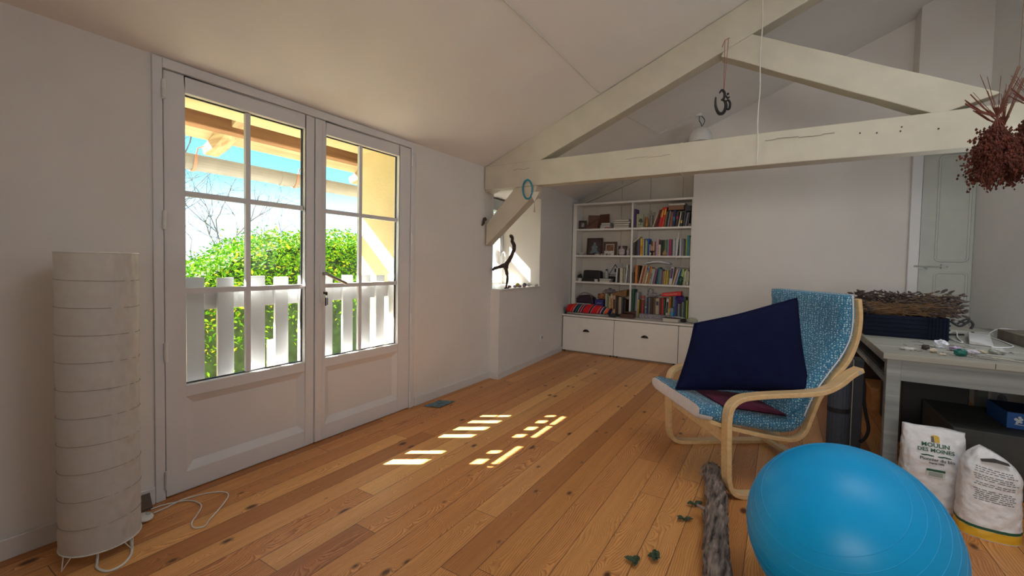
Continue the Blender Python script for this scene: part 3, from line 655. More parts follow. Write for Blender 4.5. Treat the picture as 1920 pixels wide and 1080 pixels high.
# right bay, top shelf
row([(.5, 2.6, 25, 'purple', 0), (24.8, 1.8, 17, 'beige', 18), (27.8, 1.9, 23, 'maroon', 14.5), (30.4, 2.0, 24, 'maroon', 13.5, T_('rust')), (33.2, 2.6, 25.5, 'red', 10.5, T_('yellow', .5, .85)), (36.2, 2.7, 26, 'red', 9.5, T_('yellow', .6, .9)),
     (39.6, 1.5, 20, 'olive', 8.5), (41.6, 1.6, 24, 'black', 8), (43.8, 1.8, 20.5, 'grey', 7.5), (46.6, 2.6, 19, 'rust', 5), (49.8, 3.2, 21, 'navy', 4, T_('teal', .35, .6)), (53.6, 2.8, 19.5, 'dark_brown', 4, T_('magenta', .5, .68)),
     (57.0, 1.5, 18.5, 'cream', 9), (59.2, 2.8, 18.5, 'black', 6, T_('yellow', .22, .42)), (62.8, 2.4, 19, 'dark_grey', 4.5), (65.8, 1.4, 17.5, 'grey', 7.5), (68.4, 1.6, 18, 'dark_grey', 3)], 'top right shelf', SZ[1])
# right bay, second shelf
row([(2.0, 1.6, 18, 'black', 3), (3.9, 1.5, 19.5, 'dark_brown', 2), (5.8, 2.9, 22, 'slate_blue', 0), (9.0, .9, 22.5, 'maroon', 0), (10.1, 2.7, 22.5, 'yellow', 0, T_('orange', .1, .6)), (13.1, 1.5, 22, 'cream', 0), (14.9, 1.6, 22.5, 'navy', 0), (16.7, .9, 21.5, 'light_blue', 0), (17.8, 1.2, 19.5, 'lime', 0),
     (19.3, 1.8, 22.5, 'blue', 0), (21.4, 1.9, 15, 'lilac', 0), (23.5, 2.6, 18.5, 'brown', 0, T_('peach', .2, .7)), (26.5, 2.2, 18.5, 'peach', 0), (29.0, .8, 18, 'maroon', 0), (30.0, 1.5, 21.5, 'lilac', 0), (31.8, 1.9, 21.5, 'pink', 0), (34.2, 2.4, 14.5, 'cream', 0), (36.9, 2.2, 20.5, 'black', 0), (39.4, 2.3, 20.5, 'dark_green', 0),
     (42.0, 1.8, 20.5, 'olive', 0), (44.0, 1.0, 21, 'green', 0), (45.2, 1.0, 21, 'light_blue', 0), (46.5, 2.9, 21.5, 'magenta', 0), (49.8, 1.4, 20.5, 'dark_grey', 0), (51.6, 2.9, 22.5, 'light_grey', 0), (54.9, 1.6, 22.5, 'white', 0), (59.9, 2.2, 22.5, 'light_grey', 0), (62.4, 2.2, 22, 'grey', 0), (65.0, 2.4, 20.5, 'dark_grey', 0), (67.8, .8, 20.5, 'lime', 0), (68.9, 2.9, 26, 'teal', 0), (72.1, .9, 23, 'olive', 0)], 'second right shelf', SZ[2])
# right bay, third shelf
row([(1.0, 2.0, 15, 'dark_grey', 0), (3.6, 3.3, 24.5, 'orange', 1.5), (7.2, 1.6, 24, 'dark_brown', 3), (9.2, 1.9, 24.5, 'peach', 12), (11.6, 1.2, 24.5, 'rust', 12), (13.2, 1.6, 24.5, 'peach', 11.5), (15.2, 1.6, 19, 'tan', 11), (17.2, 2.0, 23, 'cream', 11, T_('blue', .65, .95)), (19.8, 1.7, 22.5, 'orange', 12), (22.0, 2.3, 20.5, 'pale_green', 11, T_('grey', .3, .7)), (24.9, 2.2, 20, 'light_grey', 11),
     (27.7, 2.3, 20, 'mauve', 10), (30.5, 1.2, 22, 'navy', 9), (32.1, .9, 22.5, 'dark_grey', 8), (33.4, 2.0, 21, 'teal', 5), (35.8, 2.1, 20, 'grey', 2), (38.3, 1.6, 19, 'mauve', 0), (40.3, 1.5, 17.5, 'tan', 1), (42.2, 2.0, 18, 'mustard', 1), (44.5, 1.5, 18, 'yellow', 2), (46.3, 1.3, 19, 'olive', 3), (48.0, 3.6, 23.5, 'white', 6, T_('purple', .35, .9)),
     (52.4, 2.2, 20.5, 'peach', 14), (55.2, 2.0, 20.5, 'light_blue', 14), (57.8, 1.9, 20.5, 'navy', 13), (60.4, 1.8, 20.5, 'cyan', 7), (62.6, 2.0, 20.5, 'lime', 5), (65.2, 1.4, 18, 'pale_green', 5), (66.9, 1.4, 19.5, 'cream', 4), (68.6, 1.3, 20, 'pale_green', 4), (70.2, 1.5, 18, 'cream', 2)], 'third right shelf', SZ[3])
# right bay, bottom
row([(.3, 3.6, 37, 'dark_green', 0), (4.1, 1.3, 33, 'grey', 2), (5.6, 2.2, 33, 'light_grey', 2.5), (8.3, 1.8, 23, 'mustard', 2), (20.5, 2.0, 27, 'navy', 0), (22.8, 1.8, 27, 'grey', 0), (24.9, 3.6, 27, 'dark_brown', 0), (28.8, 3.1, 27, 'brown', 0), (32.2, 4.5, 26.5, 'beige', 0, T_('dark_grey', .65, .85)), (37.0, 3.2, 27, 'maroon', 0), (40.5, 1.8, 27, 'red', 0), (42.6, 2.0, 26, 'dark_green', 0),
     (44.9, 2.9, 26.5, 'white', 2, T_('black', .3, .85)), (48.4, 1.7, 29, 'yellow', 2, T_('red', .5, .95)), (55.4, 2.0, 31, 'blue', 0), (57.7, 2.2, 27, 'navy', 0), (60.2, 2.3, 24, 'grey', 0), (62.8, 2.4, 23, 'dark_grey', 0), (65.5, 1.6, 27, 'grey', 0), (67.4, 2.2, 30, 'dark_green', 0), (70.0, 1.6, 26, 'lime', 0)], 'bottom right compartment', SZ[4])
# left bay, third shelf standing books; bottom compartment books
row([(58.6, 1.7, 20, 'white', 4), (61.5, 2.6, 20, 'black', 0), (64.4, 3.6, 20.5, 'cream', 0), (68.2, 1.5, 20, 'grey', 0), (69.9, 1.4, 20, 'pale_green', 0), (71.6, 2.0, 25, 'white', 4), (75.6, 1.7, 20, 'grey', 1)], 'third left shelf', SZ[3], .05)
row([(44.5, 2.6, 29, 'pale_green', 0), (47.3, 2.6, 28, 'olive', 0), (50.4, 1.4, 26, 'cream', 0), (52.2, 3.2, 29, 'cream', 0, T_('orange', .2, .8)), (55.9, 3.1, 27, 'peach', 0, T_('dark_brown', .3, .8)), (59.5, 3.6, 25, 'dark_brown', 0), (63.6, 3.9, 25, 'beige', 0), (68.2, 2.2, 23, 'dark_grey', 0), (71.1, 2.4, 22, 'dark_brown', 0)], 'bottom left compartment', SZ[4], .05)
def name_books():
    seen = {}
    ordn = ['first', 'second', 'third'] + ['%dth' % k for k in range(4, 21)] + ['21st', '22nd', '23rd'] + ['%dth' % k for k in range(24, 31)] + ['31st', '32nd', '33rd']
    rows = {}
    for q in BK: rows.setdefault(q[5], []).append(q)
    for rname, L in rows.items():
        L.sort(key=lambda q: q[6]); hm = sorted(q[3] for q in L); med = hm[len(hm) // 2]
        for i, (root, c_, lean, h, th, rn, x) in enumerate(L):
            st_ = 'leaning' if lean > 4.5 else 'upright'; sz = 'tall' if h > med + .02 else ('short' if h < med - .02 else ('thick' if th > .029 else ('thin' if th < .013 else 'slim')))
            root['label'] = f"{sz} {c_} {st_} book, {ordn[i]} from the left in the {rn}"
            root['group'] = 'books standing in the ' + rn
name_books()
# ---------------------------------------------------------------- other things on the shelves
def simple(name, mb, m, label, cat, group=None, **kw): return mb.build(name, m, label=label, cat=cat, group=group, **kw)
def flat_book(x0, x1, y0, y1, z, th, c_, label, group=None, rot=0, pagedir=0):
    cx, cy = (x0 + x1) / 2, (y0 + y1) / 2; root = thing('book', (cx, cy, z), label, 'book', group); Mz = Matrix.Rotation(math.radians(rot), 3, 'Z'); ct = min(.003, th * .2)
    def bb(a_, b_): 
        mb = MB().box(a_, b_); mb.v = [Mz @ (v - Vector((cx, cy, 0))) + Vector((cx, cy, 0)) for v in mb.v]; return mb
    m1 = bb((x0, y0, z), (x1, y1, z + ct)); m2 = bb((x0, y0, z + th - ct), (x1, y1, z + th)); m3 = bb((x0, y1 - ct, z + ct), (x1, y1, z + th - ct))
    m1.add(m2.v, m2.f); m1.add(m3.v, m3.f); m1.build('cover', cmat(c_), root, weld=False)
    bb((x0 + .004, y0 + .004, z + ct), (x1 - .004, y1 - ct, z + th - ct)).build('pages', M_pages, root); return root
zt = SZ[1]
# small dark photo frame, folder
def frame(name, x0, x1, y, z, h, m_frame, m_mat, m_pic, label, cat='picture', border=.018, matw=.0, tilt=6, rot=0, blobs=None):
    cx = (x0 + x1) / 2; root = thing(name, (cx, y, z), label, cat)
    Mr = Matrix.Rotation(math.radians(rot), 3, 'Z') @ Matrix.Rotation(math.radians(-tilt), 3, 'X'); w = x1 - x0
    def bb(a_, b_):
        mb = MB().box(a_, b_); mb.v = [Mr @ v + Vector((cx, y, z + .001)) for v in mb.v]; return mb
    mb = bb((-w / 2, 0, 0), (w / 2, .016, border)); 
    for q in (bb((-w / 2, 0, h - border), (w / 2, .016, h)), bb((-w / 2, 0, border), (-w / 2 + border, .016, h - border)), bb((w / 2 - border, 0, border), (w / 2, .016, h - border))): mb.add(q.v, q.f)
    mb.build('frame', m_frame, root, weld=False)
    bb((-w / 2 + border, .006, border), (w / 2 - border, .012, h - border)).build('mount', m_mat, root)
    i = border + matw
    pic = bb((-w / 2 + i, .0045, i), (w / 2 - i, .006, h - i)).build('picture', m_pic, root)
    if blobs:
        for nm, mm, L in blobs:
            k = MB()
            for (bx, bz, rx, rz) in L:
                q = MB().ball((0, .0035, 0), (1, .0012, 1), 14, 8); q.v = [Vector((v.x * rx + bx, v.y, v.z * rz + bz)) for v in q.v]; k.add(q.v, q.f)
            k.v = [Mr @ v + Vector((cx, y, z + .001)) for v in k.v]; k.build(nm, mm, pic, smooth=True)
    return root
M_dkwood = mat('dark_frame_wood', (.05, .022, .016), .4, var=.2)
M_brnwood = mat('brown_frame_wood', (.10, .05, .03), .45, var=.2)
M_cream = mat('cream_mount', (.55, .48, .42), .8)
frame('photo_frame', .058, .17, 5.93, zt, .125, M_dkwood, mat('dark_mount', (.06, .035, .03), .6), mat('pale_photo', (.35, .33, .34), .5, var=.5, scale=40), 'small dark photo frame at the left end of the top shelf', matw=.018, rot=14)
fo = thing('open_folder', (.30, 6.0, zt), 'large brown open album standing at the back of the top left shelf', 'album')
M_alb = mat('brown_album', (.13, .052, .028), .6, var=.15)
MB().prism([(.175, 6.0, zt + .001), (.315, 6.075, zt + .001), (.315, 6.081, zt + .001), (.171, 6.006, zt + .001)], (0, 0, .205)).build('cover', M_alb, fo)
MB().prism([(.318, 6.075, zt + .001), (.475, 6.03, zt + .001), (.477, 6.036, zt + .001), (.318, 6.082, zt + .001)], (0, 0, .215)).build('cover', M_alb, fo)
MB().hexa([(.178, 5.90, zt + .001), (.34, 5.93, zt + .001), (.34, 5.945, zt + .001), (.178, 5.915, zt + .001), (.179, 5.935, zt + .055), (.34, 5.965, zt + .15), (.34, 5.972, zt + .15), (.179, 5.942, zt + .055)]).build('easel_box', M_alb, label='small brown hinged stand in front of the open album', cat='stand')
for k, (c_, th, lab) in enumerate((('white', .022, 'white book at the bottom of the small stack, above it two darker ones'), ('grey', .026, 'grey book in the middle of the small stack on the top left shelf'), ('navy', .030, 'navy book on top of the small stack on the top left shelf'))):
    flat_book(.385 + .008 * k, .545 - .006 * k, 5.90, 6.03, zt + (.0005, .0232, .0498)[k], th, c_, lab, 'small stack of flat books', rot=(3, -4, 2)[k])
simple('red_ribbon', MB().tube(smooth_path([(.46, 5.893, zt + .006), (.49, 5.886, zt + .012), (.51, 5.888, zt + .005), (.535, 5.886, zt + .010), (.55, 5.89, zt + .005)]), .005, 6), mat('red_satin', (.45, .02, .02), .5), 'little red ribbon on the top left shelf before the stacked books', 'ribbon', smooth=True)
for k in range(4):
    flat_book(.585 + .004 * (k % 2), .80 + .006 * (k % 3), 5.895, 6.06, zt + .0005 + .0295 * k, .029, 'dark_brown' if k != 2 else 'black', ('dark bound notebook with white pages, bottom of the four-high stack', 'dark bound notebook, second from the bottom of the four-high stack', 'black notebook, third from the bottom of the four-high stack', 'dark bound notebook topmost of the four-high stack')[k], 'stack of dark notebooks with white pages', rot=(1, -2, 2, -1)[k])
# second left shelf
z2 = SZ[2]
sp_b = ('pale_figure', mat('pale_teal_paint', (.15, .19, .19), .6, var=.5, scale=90), [(0, .165, .020, .024), (0, .125, .034, .030), (0, .085, .044, .028), (0, .055, .062, .018), (-.038, .118, .012, .018), (.038, .118, .012, .018), (-.05, .035, .03, .010), (.05, .035, .03, .010)])
frame('framed_picture', .17, .405, 5.955, z2, .248, M_dkwood, mat('brown_mount', (.07, .035, .028), .7), mat('dark_painting', (.06, .035, .033), .6, var=.4, scale=50), 'large dark framed picture of a pale seated figure, second left shelf', border=.02, matw=.008, blobs=[sp_b])
frame('framed_picture', .41, .60, 5.99, z2, .195, M_brnwood, M_cream, mat('rust_print', (.24, .10, .06), .7, var=.7, scale=55), 'brown framed print with a cream mount, middle of second left shelf', border=.032, matw=.012)
frame('framed_picture', .625, .745, 6.0, z2, .135, M_dkwood, mat('dark_mount', (.06, .035, .03), .6), mat('grey_photo', (.12, .10, .09), .5, var=.6, scale=50), 'small dark framed photo behind the white figurine', border=.014)
fg = thing('figurine', (.70, 5.93, z2), 'white seated figurine at the right end of the second left shelf', 'figurine')
Mfig = mat('bisque', (.50, .42, .42), .6, var=.1)
MB().ball((.70, 5.93, z2 + .035), (.045, .03, .036), 16, 10).ball((.70, 5.93, z2 + .075), (.028, .02, .032), 14, 8).ball((.668, 5.925, z2 + .06), (.011, .012, .028), 10, 8).ball((.732, 5.925, z2 + .06), (.011, .012, .028), 10, 8).build('body', Mfig, fg, smooth=True)
MB().ball((.70, 5.925, z2 + .118), (.015, .015, .018), 14, 10).build('head', Mfig, fg, smooth=True)
simple('figurine', MB().lathe((.785, 5.93, z2), [(.018, 0), (.014, .03), (.02, .06), (.012, .08), (.013, .095), (.002, .108)], 14), mat('bisque', (.5, .42, .42), .6), 'small narrow pale statuette beside the bookcase divider, second left shelf', 'figurine', smooth=True)
simple('greeting_card', MB().hexa([(.455, 5.905, z2 + .001), (.60, 5.90, z2 + .001), (.60, 5.902, z2 + .001), (.455, 5.907, z2 + .001), (.455, 5.915, z2 + .062), (.60, 5.91, z2 + .062), (.60, 5.912, z2 + .062), (.455, 5.917, z2 + .062)]), mat('white_card', (.60, .56, .54), .8, var=.25, scale=60), 'small white card leaning in front of the brown framed print', 'card')
bw = MB().lathe((.11, 5.925, z2), [(.02, .0), (.03, .006), (.058, .030), (.060, .034), (.054, .031), (.022, .008), (.001, .006)], 24)
simple('bowl', bw, mat('white_glaze', (.6, .56, .52), .3), 'low white bowl at the left end of the second left shelf', 'bowl', smooth=True)
simple('soap_dish', MB().ball((.36, 5.90, z2 + .011), (.04, .02, .010), 16, 8), mat('white_glaze', (.6, .56, .52), .3), 'flat white dish in front of the large dark framed picture', 'dish', smooth=True)
for k, (x, c_, lab) in enumerate(((.425, (.42, .33, .27), 'beige pebble beside the white dish on the second left shelf'), (.445, (.28, .18, .15), 'brown pebble in front of the cream-mounted print'), (.50, (.16, .09, .07), 'dark brown pebble before the white card'), (.545, (.36, .30, .27), 'grey pebble before the right end of the white card'))):
    simple('pebble', MB().ball((x, 5.888, z2 + .012), (.016, .012, .012), 12, 8, .3, k), mat('pebble_%d' % k, c_, .6), lab, 'pebble', 'pebbles on the second left shelf', smooth=True)
# third left shelf
z3 = SZ[3]
bag = thing('black_case', (.28, 5.96, z3), 'black soft case standing on the third left shelf', 'case')
M_blk = mat('black_leather', (.012, .010, .012), .5, var=.3, scale=20)
MB().prism([(.150, 5.90, z3 + .05), (.158, 5.90, z3 + .155), (.18, 5.90, z3 + .163), (.36, 5.90, z3 + .160), (.405, 5.90, z3 + .145), (.41, 5.90, z3 + .04), (.40, 5.90, z3 + .001), (.16, 5.90, z3 + .001)], (0, .13, 0)).build('body', M_blk, bag, bevel=.012)
MB().prism([(.145, 5.885, z3 + .001), (.40, 5.885, z3 + .001), (.40, 5.885, z3 + .045), (.29, 5.885, z3 + .06), (.15, 5.885, z3 + .05)], (0, .014, 0)).build('flap', M_blk, bag, bevel=.005)
pot = thing('small_pot', (.095, 5.92, z3), 'small white pot with dark dried flowers, left end of third left shelf', 'pot')
MB().lathe((.095, 5.92, z3), [(.03, 0), (.036, .045), (.032, .045), (.028, .008)], 18, caps=False).lathe((.095, 5.92, z3), [(.03, 0), (.03, .006)], 18).build('pot_body', mat('white_glaze', (.6, .56, .52), .3), pot, smooth=True)
MB().ball((.08, 5.92, z3 + .07), (.022, .02, .022), 10, 8, .5, 1).ball((.115, 5.915, z3 + .065), (.018, .018, .02), 10, 8, .5, 2).ball((.10, 5.93, z3 + .09), (.016, .016, .018), 10, 8, .5, 3).build('dried_flowers', M_dark, pot)
simple('small_box', B((.335, 5.878, z3 + .001), (.382, 5.905, z3 + .038)), mat('white_card', (.6, .56, .54), .8), 'small white box right of the black case', 'box', bevel=.002)
flat_book(.405, .555, 5.885, 6.0, z3 + .0005, .026, 'white', 'white flat book under the navy one, third left shelf', 'flat books under the warning board')
flat_book(.40, .57, 5.885, 6.01, z3 + .027, .024, 'navy', 'navy flat book lying on the white one, third left shelf', 'flat books under the warning board', rot=2)
sg = thing('sign_board', (.54, 6.07, z3), 'white board with a black triangle outline leaning on the niche wall', 'sign')
B((.45, 6.085, z3 + .08), (.665, 6.09, z3 + .265)).build('panel', mat('sign_white', (.52, .50, .50), .6), sg)
B((.44, 6.06, z3 + .001), (.67, 6.10, z3 + .08)).build('stand', M_dark, sg, bevel=.004)
tri = MB(); TP = [Vector((.475, 6.083, z3 + .10)), Vector((.655, 6.083, z3 + .10)), Vector((.565, 6.083, z3 + .25))]
for i in range(3): tri.tube([TP[i], TP[(i + 1) % 3]], .0045, 6)
tri.box((.555, 6.08, z3 + .14), (.58, 6.084, z3 + .19)).build('triangle', M_dark, sg)
wbt = thing('water_bottle', (.46, 6.03, z3), 'clear plastic bottle with a dark cap before the triangle board', 'bottle')
Mcl = mat('cloudy_plastic', (.45, .45, .46), .3)
MB().lathe((.455, 6.035, z3 + .0815), [(.03, 0), (.032, .01), (.029, .05), (.032, .09), (.030, .125), (.012, .15), (.012, .16)], 18).build('bottle_body', Mcl, wbt, smooth=True)
MB().lathe((.455, 6.035, z3 + .2415), [(.015, 0), (.015, .018)], 14).build('cap', M_dark, wbt)
for o_ in list(wbt.children): o_.location.z -= .081
# bottom left compartment
zb = .5205
hb2 = thing('handbag', (.17, 5.97, zb + .13), 'dark purple handbag with a grey handle on the white boxes', 'bag')
Mpb = mat('dark_purple_leather', (.035, .014, .03), .55, var=.3, scale=15)
MB().prism([(.055, 5.90, zb + .136), (.055, 5.90, zb + .20), (.10, 5.90, zb + .245), (.22, 5.90, zb + .255), (.30, 5.90, zb + .22), (.325, 5.90, zb + .136)], (0, .15, 0)).build('bag_body', Mpb, hb2, bevel=.015)
MB().tube(smooth_path([(.06, 5.888, zb + .19), (.11, 5.885, zb + .25), (.17, 5.885, zb + .285), (.25, 5.885, zb + .28), (.285, 5.885, zb + .25), (.295, 5.888, zb + .215)]), .006, 8).build('bag_handle', mat('grey_strap', (.16, .13, .15), .6), hb2, smooth=True)
for k, (x0, x1, z0, z1, lab) in enumerate(((.05, .29, .0, .068, 'large white box at the bottom left of the bookcase, lower of two'), (.055, .27, .069, .134, 'white box directly under the dark purple handbag'))):
    simple('storage_box', B((x0, 5.885, zb + z0 + .0005), (x1, 6.08, zb + z1)), mat('white_card', (.60, .56, .54), .8), lab, 'box', 'white boxes under the handbag', bevel=.002)
simple('storage_box', B((.325, 5.885, zb + .001), (.47, 6.06, zb + .095)), mat('brown_card', (.13, .07, .045), .8), 'brown box under the blue box, bottom left compartment', 'box', bevel=.002)
bx = thing('storage_box', (.41, 5.96, zb + .096), 'violet blue box with a small pale mark, on the brown box', 'box')
B((.345, 5.885, zb + .0965), (.47, 6.05, zb + .20)).build('box_body', mat('violet_card', (.05, .035, .20), .6), bx, bevel=.002)
MB().tube(smooth_path([(.375, 5.884, zb + .145), (.40, 5.884, zb + .155), (.42, 5.884, zb + .148), (.445, 5.884, zb + .158)]), .004, 6).build('printed_mark', mat('pale_ink', (.35, .32, .5), .6), bx)
simple('fabric_pile', MB().ball((.43, 5.97, zb + .245), (.065, .05, .042), 20, 14, .5, 4), mat('orange_print', (.40, .17, .07), .9, var=.7, scale=45), 'crumpled orange patterned cloth on the violet blue box', 'cloth', smooth=True)
simple('grey_cloth', MB().ball((.535, 5.96, zb + .325), (.075, .05, .03), 20, 12, .7, 6), mat('grey_knit', (.20, .17, .19), .95, var=.4, scale=40), 'crumpled grey cloth lying on the bottom left books', 'cloth', smooth=True)
pb = MB(); pb.hexa([(.585, 5.89, zb + .275), (.79, 5.89, zb + .262), (.79, 6.05, zb + .262), (.585, 6.05, zb + .295), (.60, 5.89, zb + .31), (.80, 5.89, zb + .36), (.79, 6.05, zb + .36), (.60, 6.05, zb + .32)])
simple('paper_bag', pb, mat('kraft_paper', (.30, .15, .06), .85, var=.2, scale=10, bump=.6, bscale=30), 'folded brown paper bag on the bottom left books', 'bag', bevel=.006)
# right bay, top shelf
cdm = mat('aged_print', (.36, .36, .24), .7, var=.25, scale=30)
ic = thing('illustrated_book', (.95, 5.9, zt), 'cream illustrated book with a dark printed tree, facing outwards', 'book')
B((.913, 5.885, zt + .001), (.992, 5.897, zt + .182)).build('cover', cdm, ic, bevel=.001)
B((.907, 5.884, zt + .001), (.9125, 5.898, zt + .182)).build('spine', cmat('cream'), ic)
tr_ = MB().ball((.962, 5.8835, zt + .10), (.022, .0012, .018), 12, 8, .4, 2).ball((.945, 5.8835, zt + .085), (.016, .0012, .012), 12, 8, .4, 3).ball((.975, 5.8835, zt + .08), (.016, .0012, .012), 12, 8, .4, 5).box((.957, 5.883, zt + .045), (.962, 5.885, zt + .09)).box((.925, 5.883, zt + .036), (.985, 5.885, zt + .042)); tr_.build('printed_tree', mat('dark_ink', (.06, .06, .04), .7), ic)
simple('vase', MB().lathe((1.028, 5.93, zt), [(.018, 0), (.022, .02), (.022, .11), (.016, .13), (.017, .14)], 20), mat('amber_glass', (.38, .16, .03), .25), 'slim amber vase on the top right shelf', 'vase', smooth=True)
gv = thing('vase', (1.085, 5.95, zt), 'grey vase holding dried white flowers, top right shelf', 'vase')
MB().lathe((1.085, 5.95, zt), [(.024, 0), (.026, .03), (.024, .12), (.022, .15), (.026, .16)], 20).build('vase_body', mat('frosted_grey', (.22, .20, .18), .3), gv, smooth=True)
fl = MB()
for k in range(7):
    t = k * 2.4; fl.tube([(1.085, 5.95, zt + .14), (1.085 + .035 * math.cos(t), 5.95 + .03 * math.sin(t), zt + .19 + .02 * math.sin(k))], .0015, 5)
    fl.ball((1.085 + .038 * math.cos(t), 5.95 + .032 * math.sin(t), zt + .195 + .02 * math.sin(k)), (.013, .013, .010), 8, 6)
fl.build('dried_flowers', mat('dry_white_petals', (.45, .40, .33), .9), gv)
simple('cardboard_box', B((1.315, 5.885, zt + .2155), (1.50, 6.03, zt + .268)), mat('carton', (.26, .14, .08), .8, var=.1), 'flat brown cardboard box lying on top of the top shelf books', 'box', bevel=.002)
flat_book(1.31, 1.515, 5.885, 6.03, zt + .2685, .03, 'dark_brown', 'dark book lying on the flat cardboard box under the top board')
simple('dark_box', B((1.512, 5.892, zt + .192), (1.585, 6.03, zt + .262)), mat('charcoal_card', (.045, .045, .05), .7), 'charcoal box lying at the right end above the top shelf books', 'box', bevel=.002)
simple('trinket', MB().ball((1.575, 5.90, zt + .02), (.016, .014, .019), 12, 8, .3, 2), mat('mauve_ceramic', (.30, .17, .20), .5), 'small mauve trinket at the right end of the top right shelf', 'trinket', smooth=True)
# second right shelf extras
lb = MB(); lb.hexa([(.873, 5.89, z2 + .185), (.878, 5.89, z2 + .176), (.878, 6.0, z2 + .176), (.873, 6.0, z2 + .185), (.958, 5.89, z2 + .258), (.966, 5.89, z2 + .248), (.966, 6.0, z2 + .248), (.958, 6.0, z2 + .258)])
simple('booklet', lb, cmat('cream'), 'cream booklet lying tilted across the black books, second right shelf', 'booklet')
simple('ornament', MB().lathe((1.125, 5.875, z2 + .0005), [(.006, 0), (.018, .005), (.012, .03), (.02, .045), (.034, .058), (.036, .062), (.002, .060)], 18), M_dark, 'small black flared ornament in front of the brown book, second shelf', 'ornament', smooth=True)
simple('white_egg', MB().ball((1.103, 5.872, z2 + .022), (.012, .012, .021), 12, 8), mat('white_glaze', (.6, .56, .52), .3), 'small white egg shape beside the black flared ornament', 'ornament', smooth=True)
simple('gourd', MB().lathe((1.29, 5.868, z2 + .0005), [(.018, 0), (.034, .012), (.030, .038), (.012, .068), (.007, .088), (.002, .092)], 18), mat('dried_gourd', (.38, .23, .12), .5), 'little tan dried gourd in front of the olive book, second right shelf', 'gourd', smooth=True)
cb_ = MB().tube(smooth_path([(1.44, 5.868, z2 + .235), (1.436, 5.862, z2 + .10), (1.434, 5.855, z2 + .02), (1.431, 5.852, z2 - .045)]), .004, 6).tube(smooth_path([(1.452, 5.866, z2 + .30), (1.448, 5.862, z2 + .16), (1.440, 5.858, z2 + .03), (1.432, 5.853, z2 - .04)]), .0055, 6)
simple('white_cable', cb_, M_white_plastic, 'white doubled cord hanging over the edge of the second right shelf', 'cord', smooth=True)
# third right shelf extras
pp = MB().grid(lambda u, v: (1.02 + .33 * u, 5.89 + .13 * v, z3 + .262 + .022 * math.sin(u * 3.1) + .012 * noise.noise(Vector((u * 6, v * 4, 1)))), 22, 6)
n0 = len(pp.v)
pp.v += [v + Vector((0, 0, .030 * (1 - .5 * abs(2 * ((v.x - 1.02) / .33) - 1)))) for v in pp.v[:n0]]
pp.f += [tuple(i + n0 for i in f) for f in pp.f[:]]
nu, nv = 23, 7; bnd = [i * nv for i in range(nu)] + [(nu - 1) * nv + j for j in range(1, nv)] + [i * nv + nv - 1 for i in range(nu - 2, -1, -1)] + [j for j in range(nv - 2, 0, -1)]
pp.f += [(bnd[i], bnd[(i + 1) % len(bnd)], bnd[(i + 1) % len(bnd)] + n0, bnd[i] + n0) for i in range(len(bnd))]
simple('paper_bundle', pp, mat('crumpled_white_paper', (.62, .61, .66), .8, var=.12, scale=25, bump=.5, bscale=35), 'crumpled white paper bundle lying on the third right shelf books', 'paper', smooth=True)
mg = MB(); mg.hexa([(1.30, 5.89, z3 + .235), (1.59, 5.89, z3 + .222), (1.59, 6.05, z3 + .222), (1.30, 6.05, z3 + .235), (1.30, 5.89, z3 + .246), (1.59, 5.89, z3 + .238), (1.59, 6.05, z3 + .238), (1.30, 6.05, z3 + .246)])
simple('magazines', mg, mat('grey_magazine', (.30, .28, .30), .5, var=.2, scale=60), 'grey magazine lying over the right end of the third right shelf', 'magazine')
simple('green_ornament', MB().lathe((1.493, 5.868, z3 + .0005), [(.022, 0), (.03, .01), (.022, .035), (.034, .055), (.024, .075), (.034, .095), (.012, .115)], 14), mat('dark_green_glass', (.01, .06, .03), .3), 'dark green ribbed ornament in front of the third shelf books', 'ornament', smooth=True)
simple('white_cup', MB().lathe((1.573, 5.872, z3 + .0005), [(.013, 0), (.016, .045), (.013, .045), (.011, .004)], 14), mat('white_glaze', (.6, .56, .52), .3), 'tiny white cup at the right end of the third right shelf', 'cup', smooth=True)
# bottom right extras
tb2 = thing('tube_can', (1.02, 5.90, zb), 'red cylindrical tin with a pale band, bottom right compartment', 'tin')
MB().lathe((1.015, 5.905, zb), [(.021, 0), (.021, .255)], 22).build('tin_body', mat('red_tin', (.32, .04, .035), .4), tb2, smooth=False)
MB().lathe((1.015, 5.905, zb + .2555), [(.0225, 0), (.0225, .035)], 22).build('lid', mat('red_lid', (.50, .06, .06), .4), tb2)
MB().lathe((1.015, 5.905, zb + .238), [(.0217, 0), (.0217, .012)], 22, caps=False).build('pale_band', mat('pale_ink2', (.5, .42, .4), .5), tb2)
bo = thing('glass_bottle', (1.058, 5.89, zb), 'small blue-grey bottle with a pale cap, right of the red tin', 'bottle')
MB().lathe((1.058, 5.893, zb), [(.018, 0), (.018, .10), (.010, .12), (.010, .13)], 18).build('bottle_body', mat('blue_grey_glass', (.13, .16, .22), .25), bo, smooth=True)
MB().lathe((1.058, 5.893, zb + .1305), [(.014, 0), (.014, .022)], 16).build('cap', mat('pale_cap', (.40, .42, .44), .5), bo)
for k, (z0, z1, c_, lab) in enumerate(((.0, .095, (.05, .30, .55), 'bright blue box between yellow and blue books, lower of two'), (.096, .15, (.20, .26, .30), 'grey-blue box on top of the bright blue one'))):
    simple('small_box', B((1.371, 5.90, zb + z0 + .0005), (1.412, 6.03, zb + z1)), mat('blue_card_%d' % k, c_, .5, var=.3, scale=60), lab, 'box', 'small blue boxes in the bottom right compartment', bevel=.002)
rb = MB(); rb.hexa([(1.265, 5.885, zb + .292), (1.50, 5.885, zb + .318), (1.50, 6.0, zb + .318), (1.265, 6.0, zb + .292), (1.262, 5.885, zb + .338), (1.495, 5.885, zb + .370), (1.495, 6.0, zb + .370), (1.262, 6.0, zb + .338)])
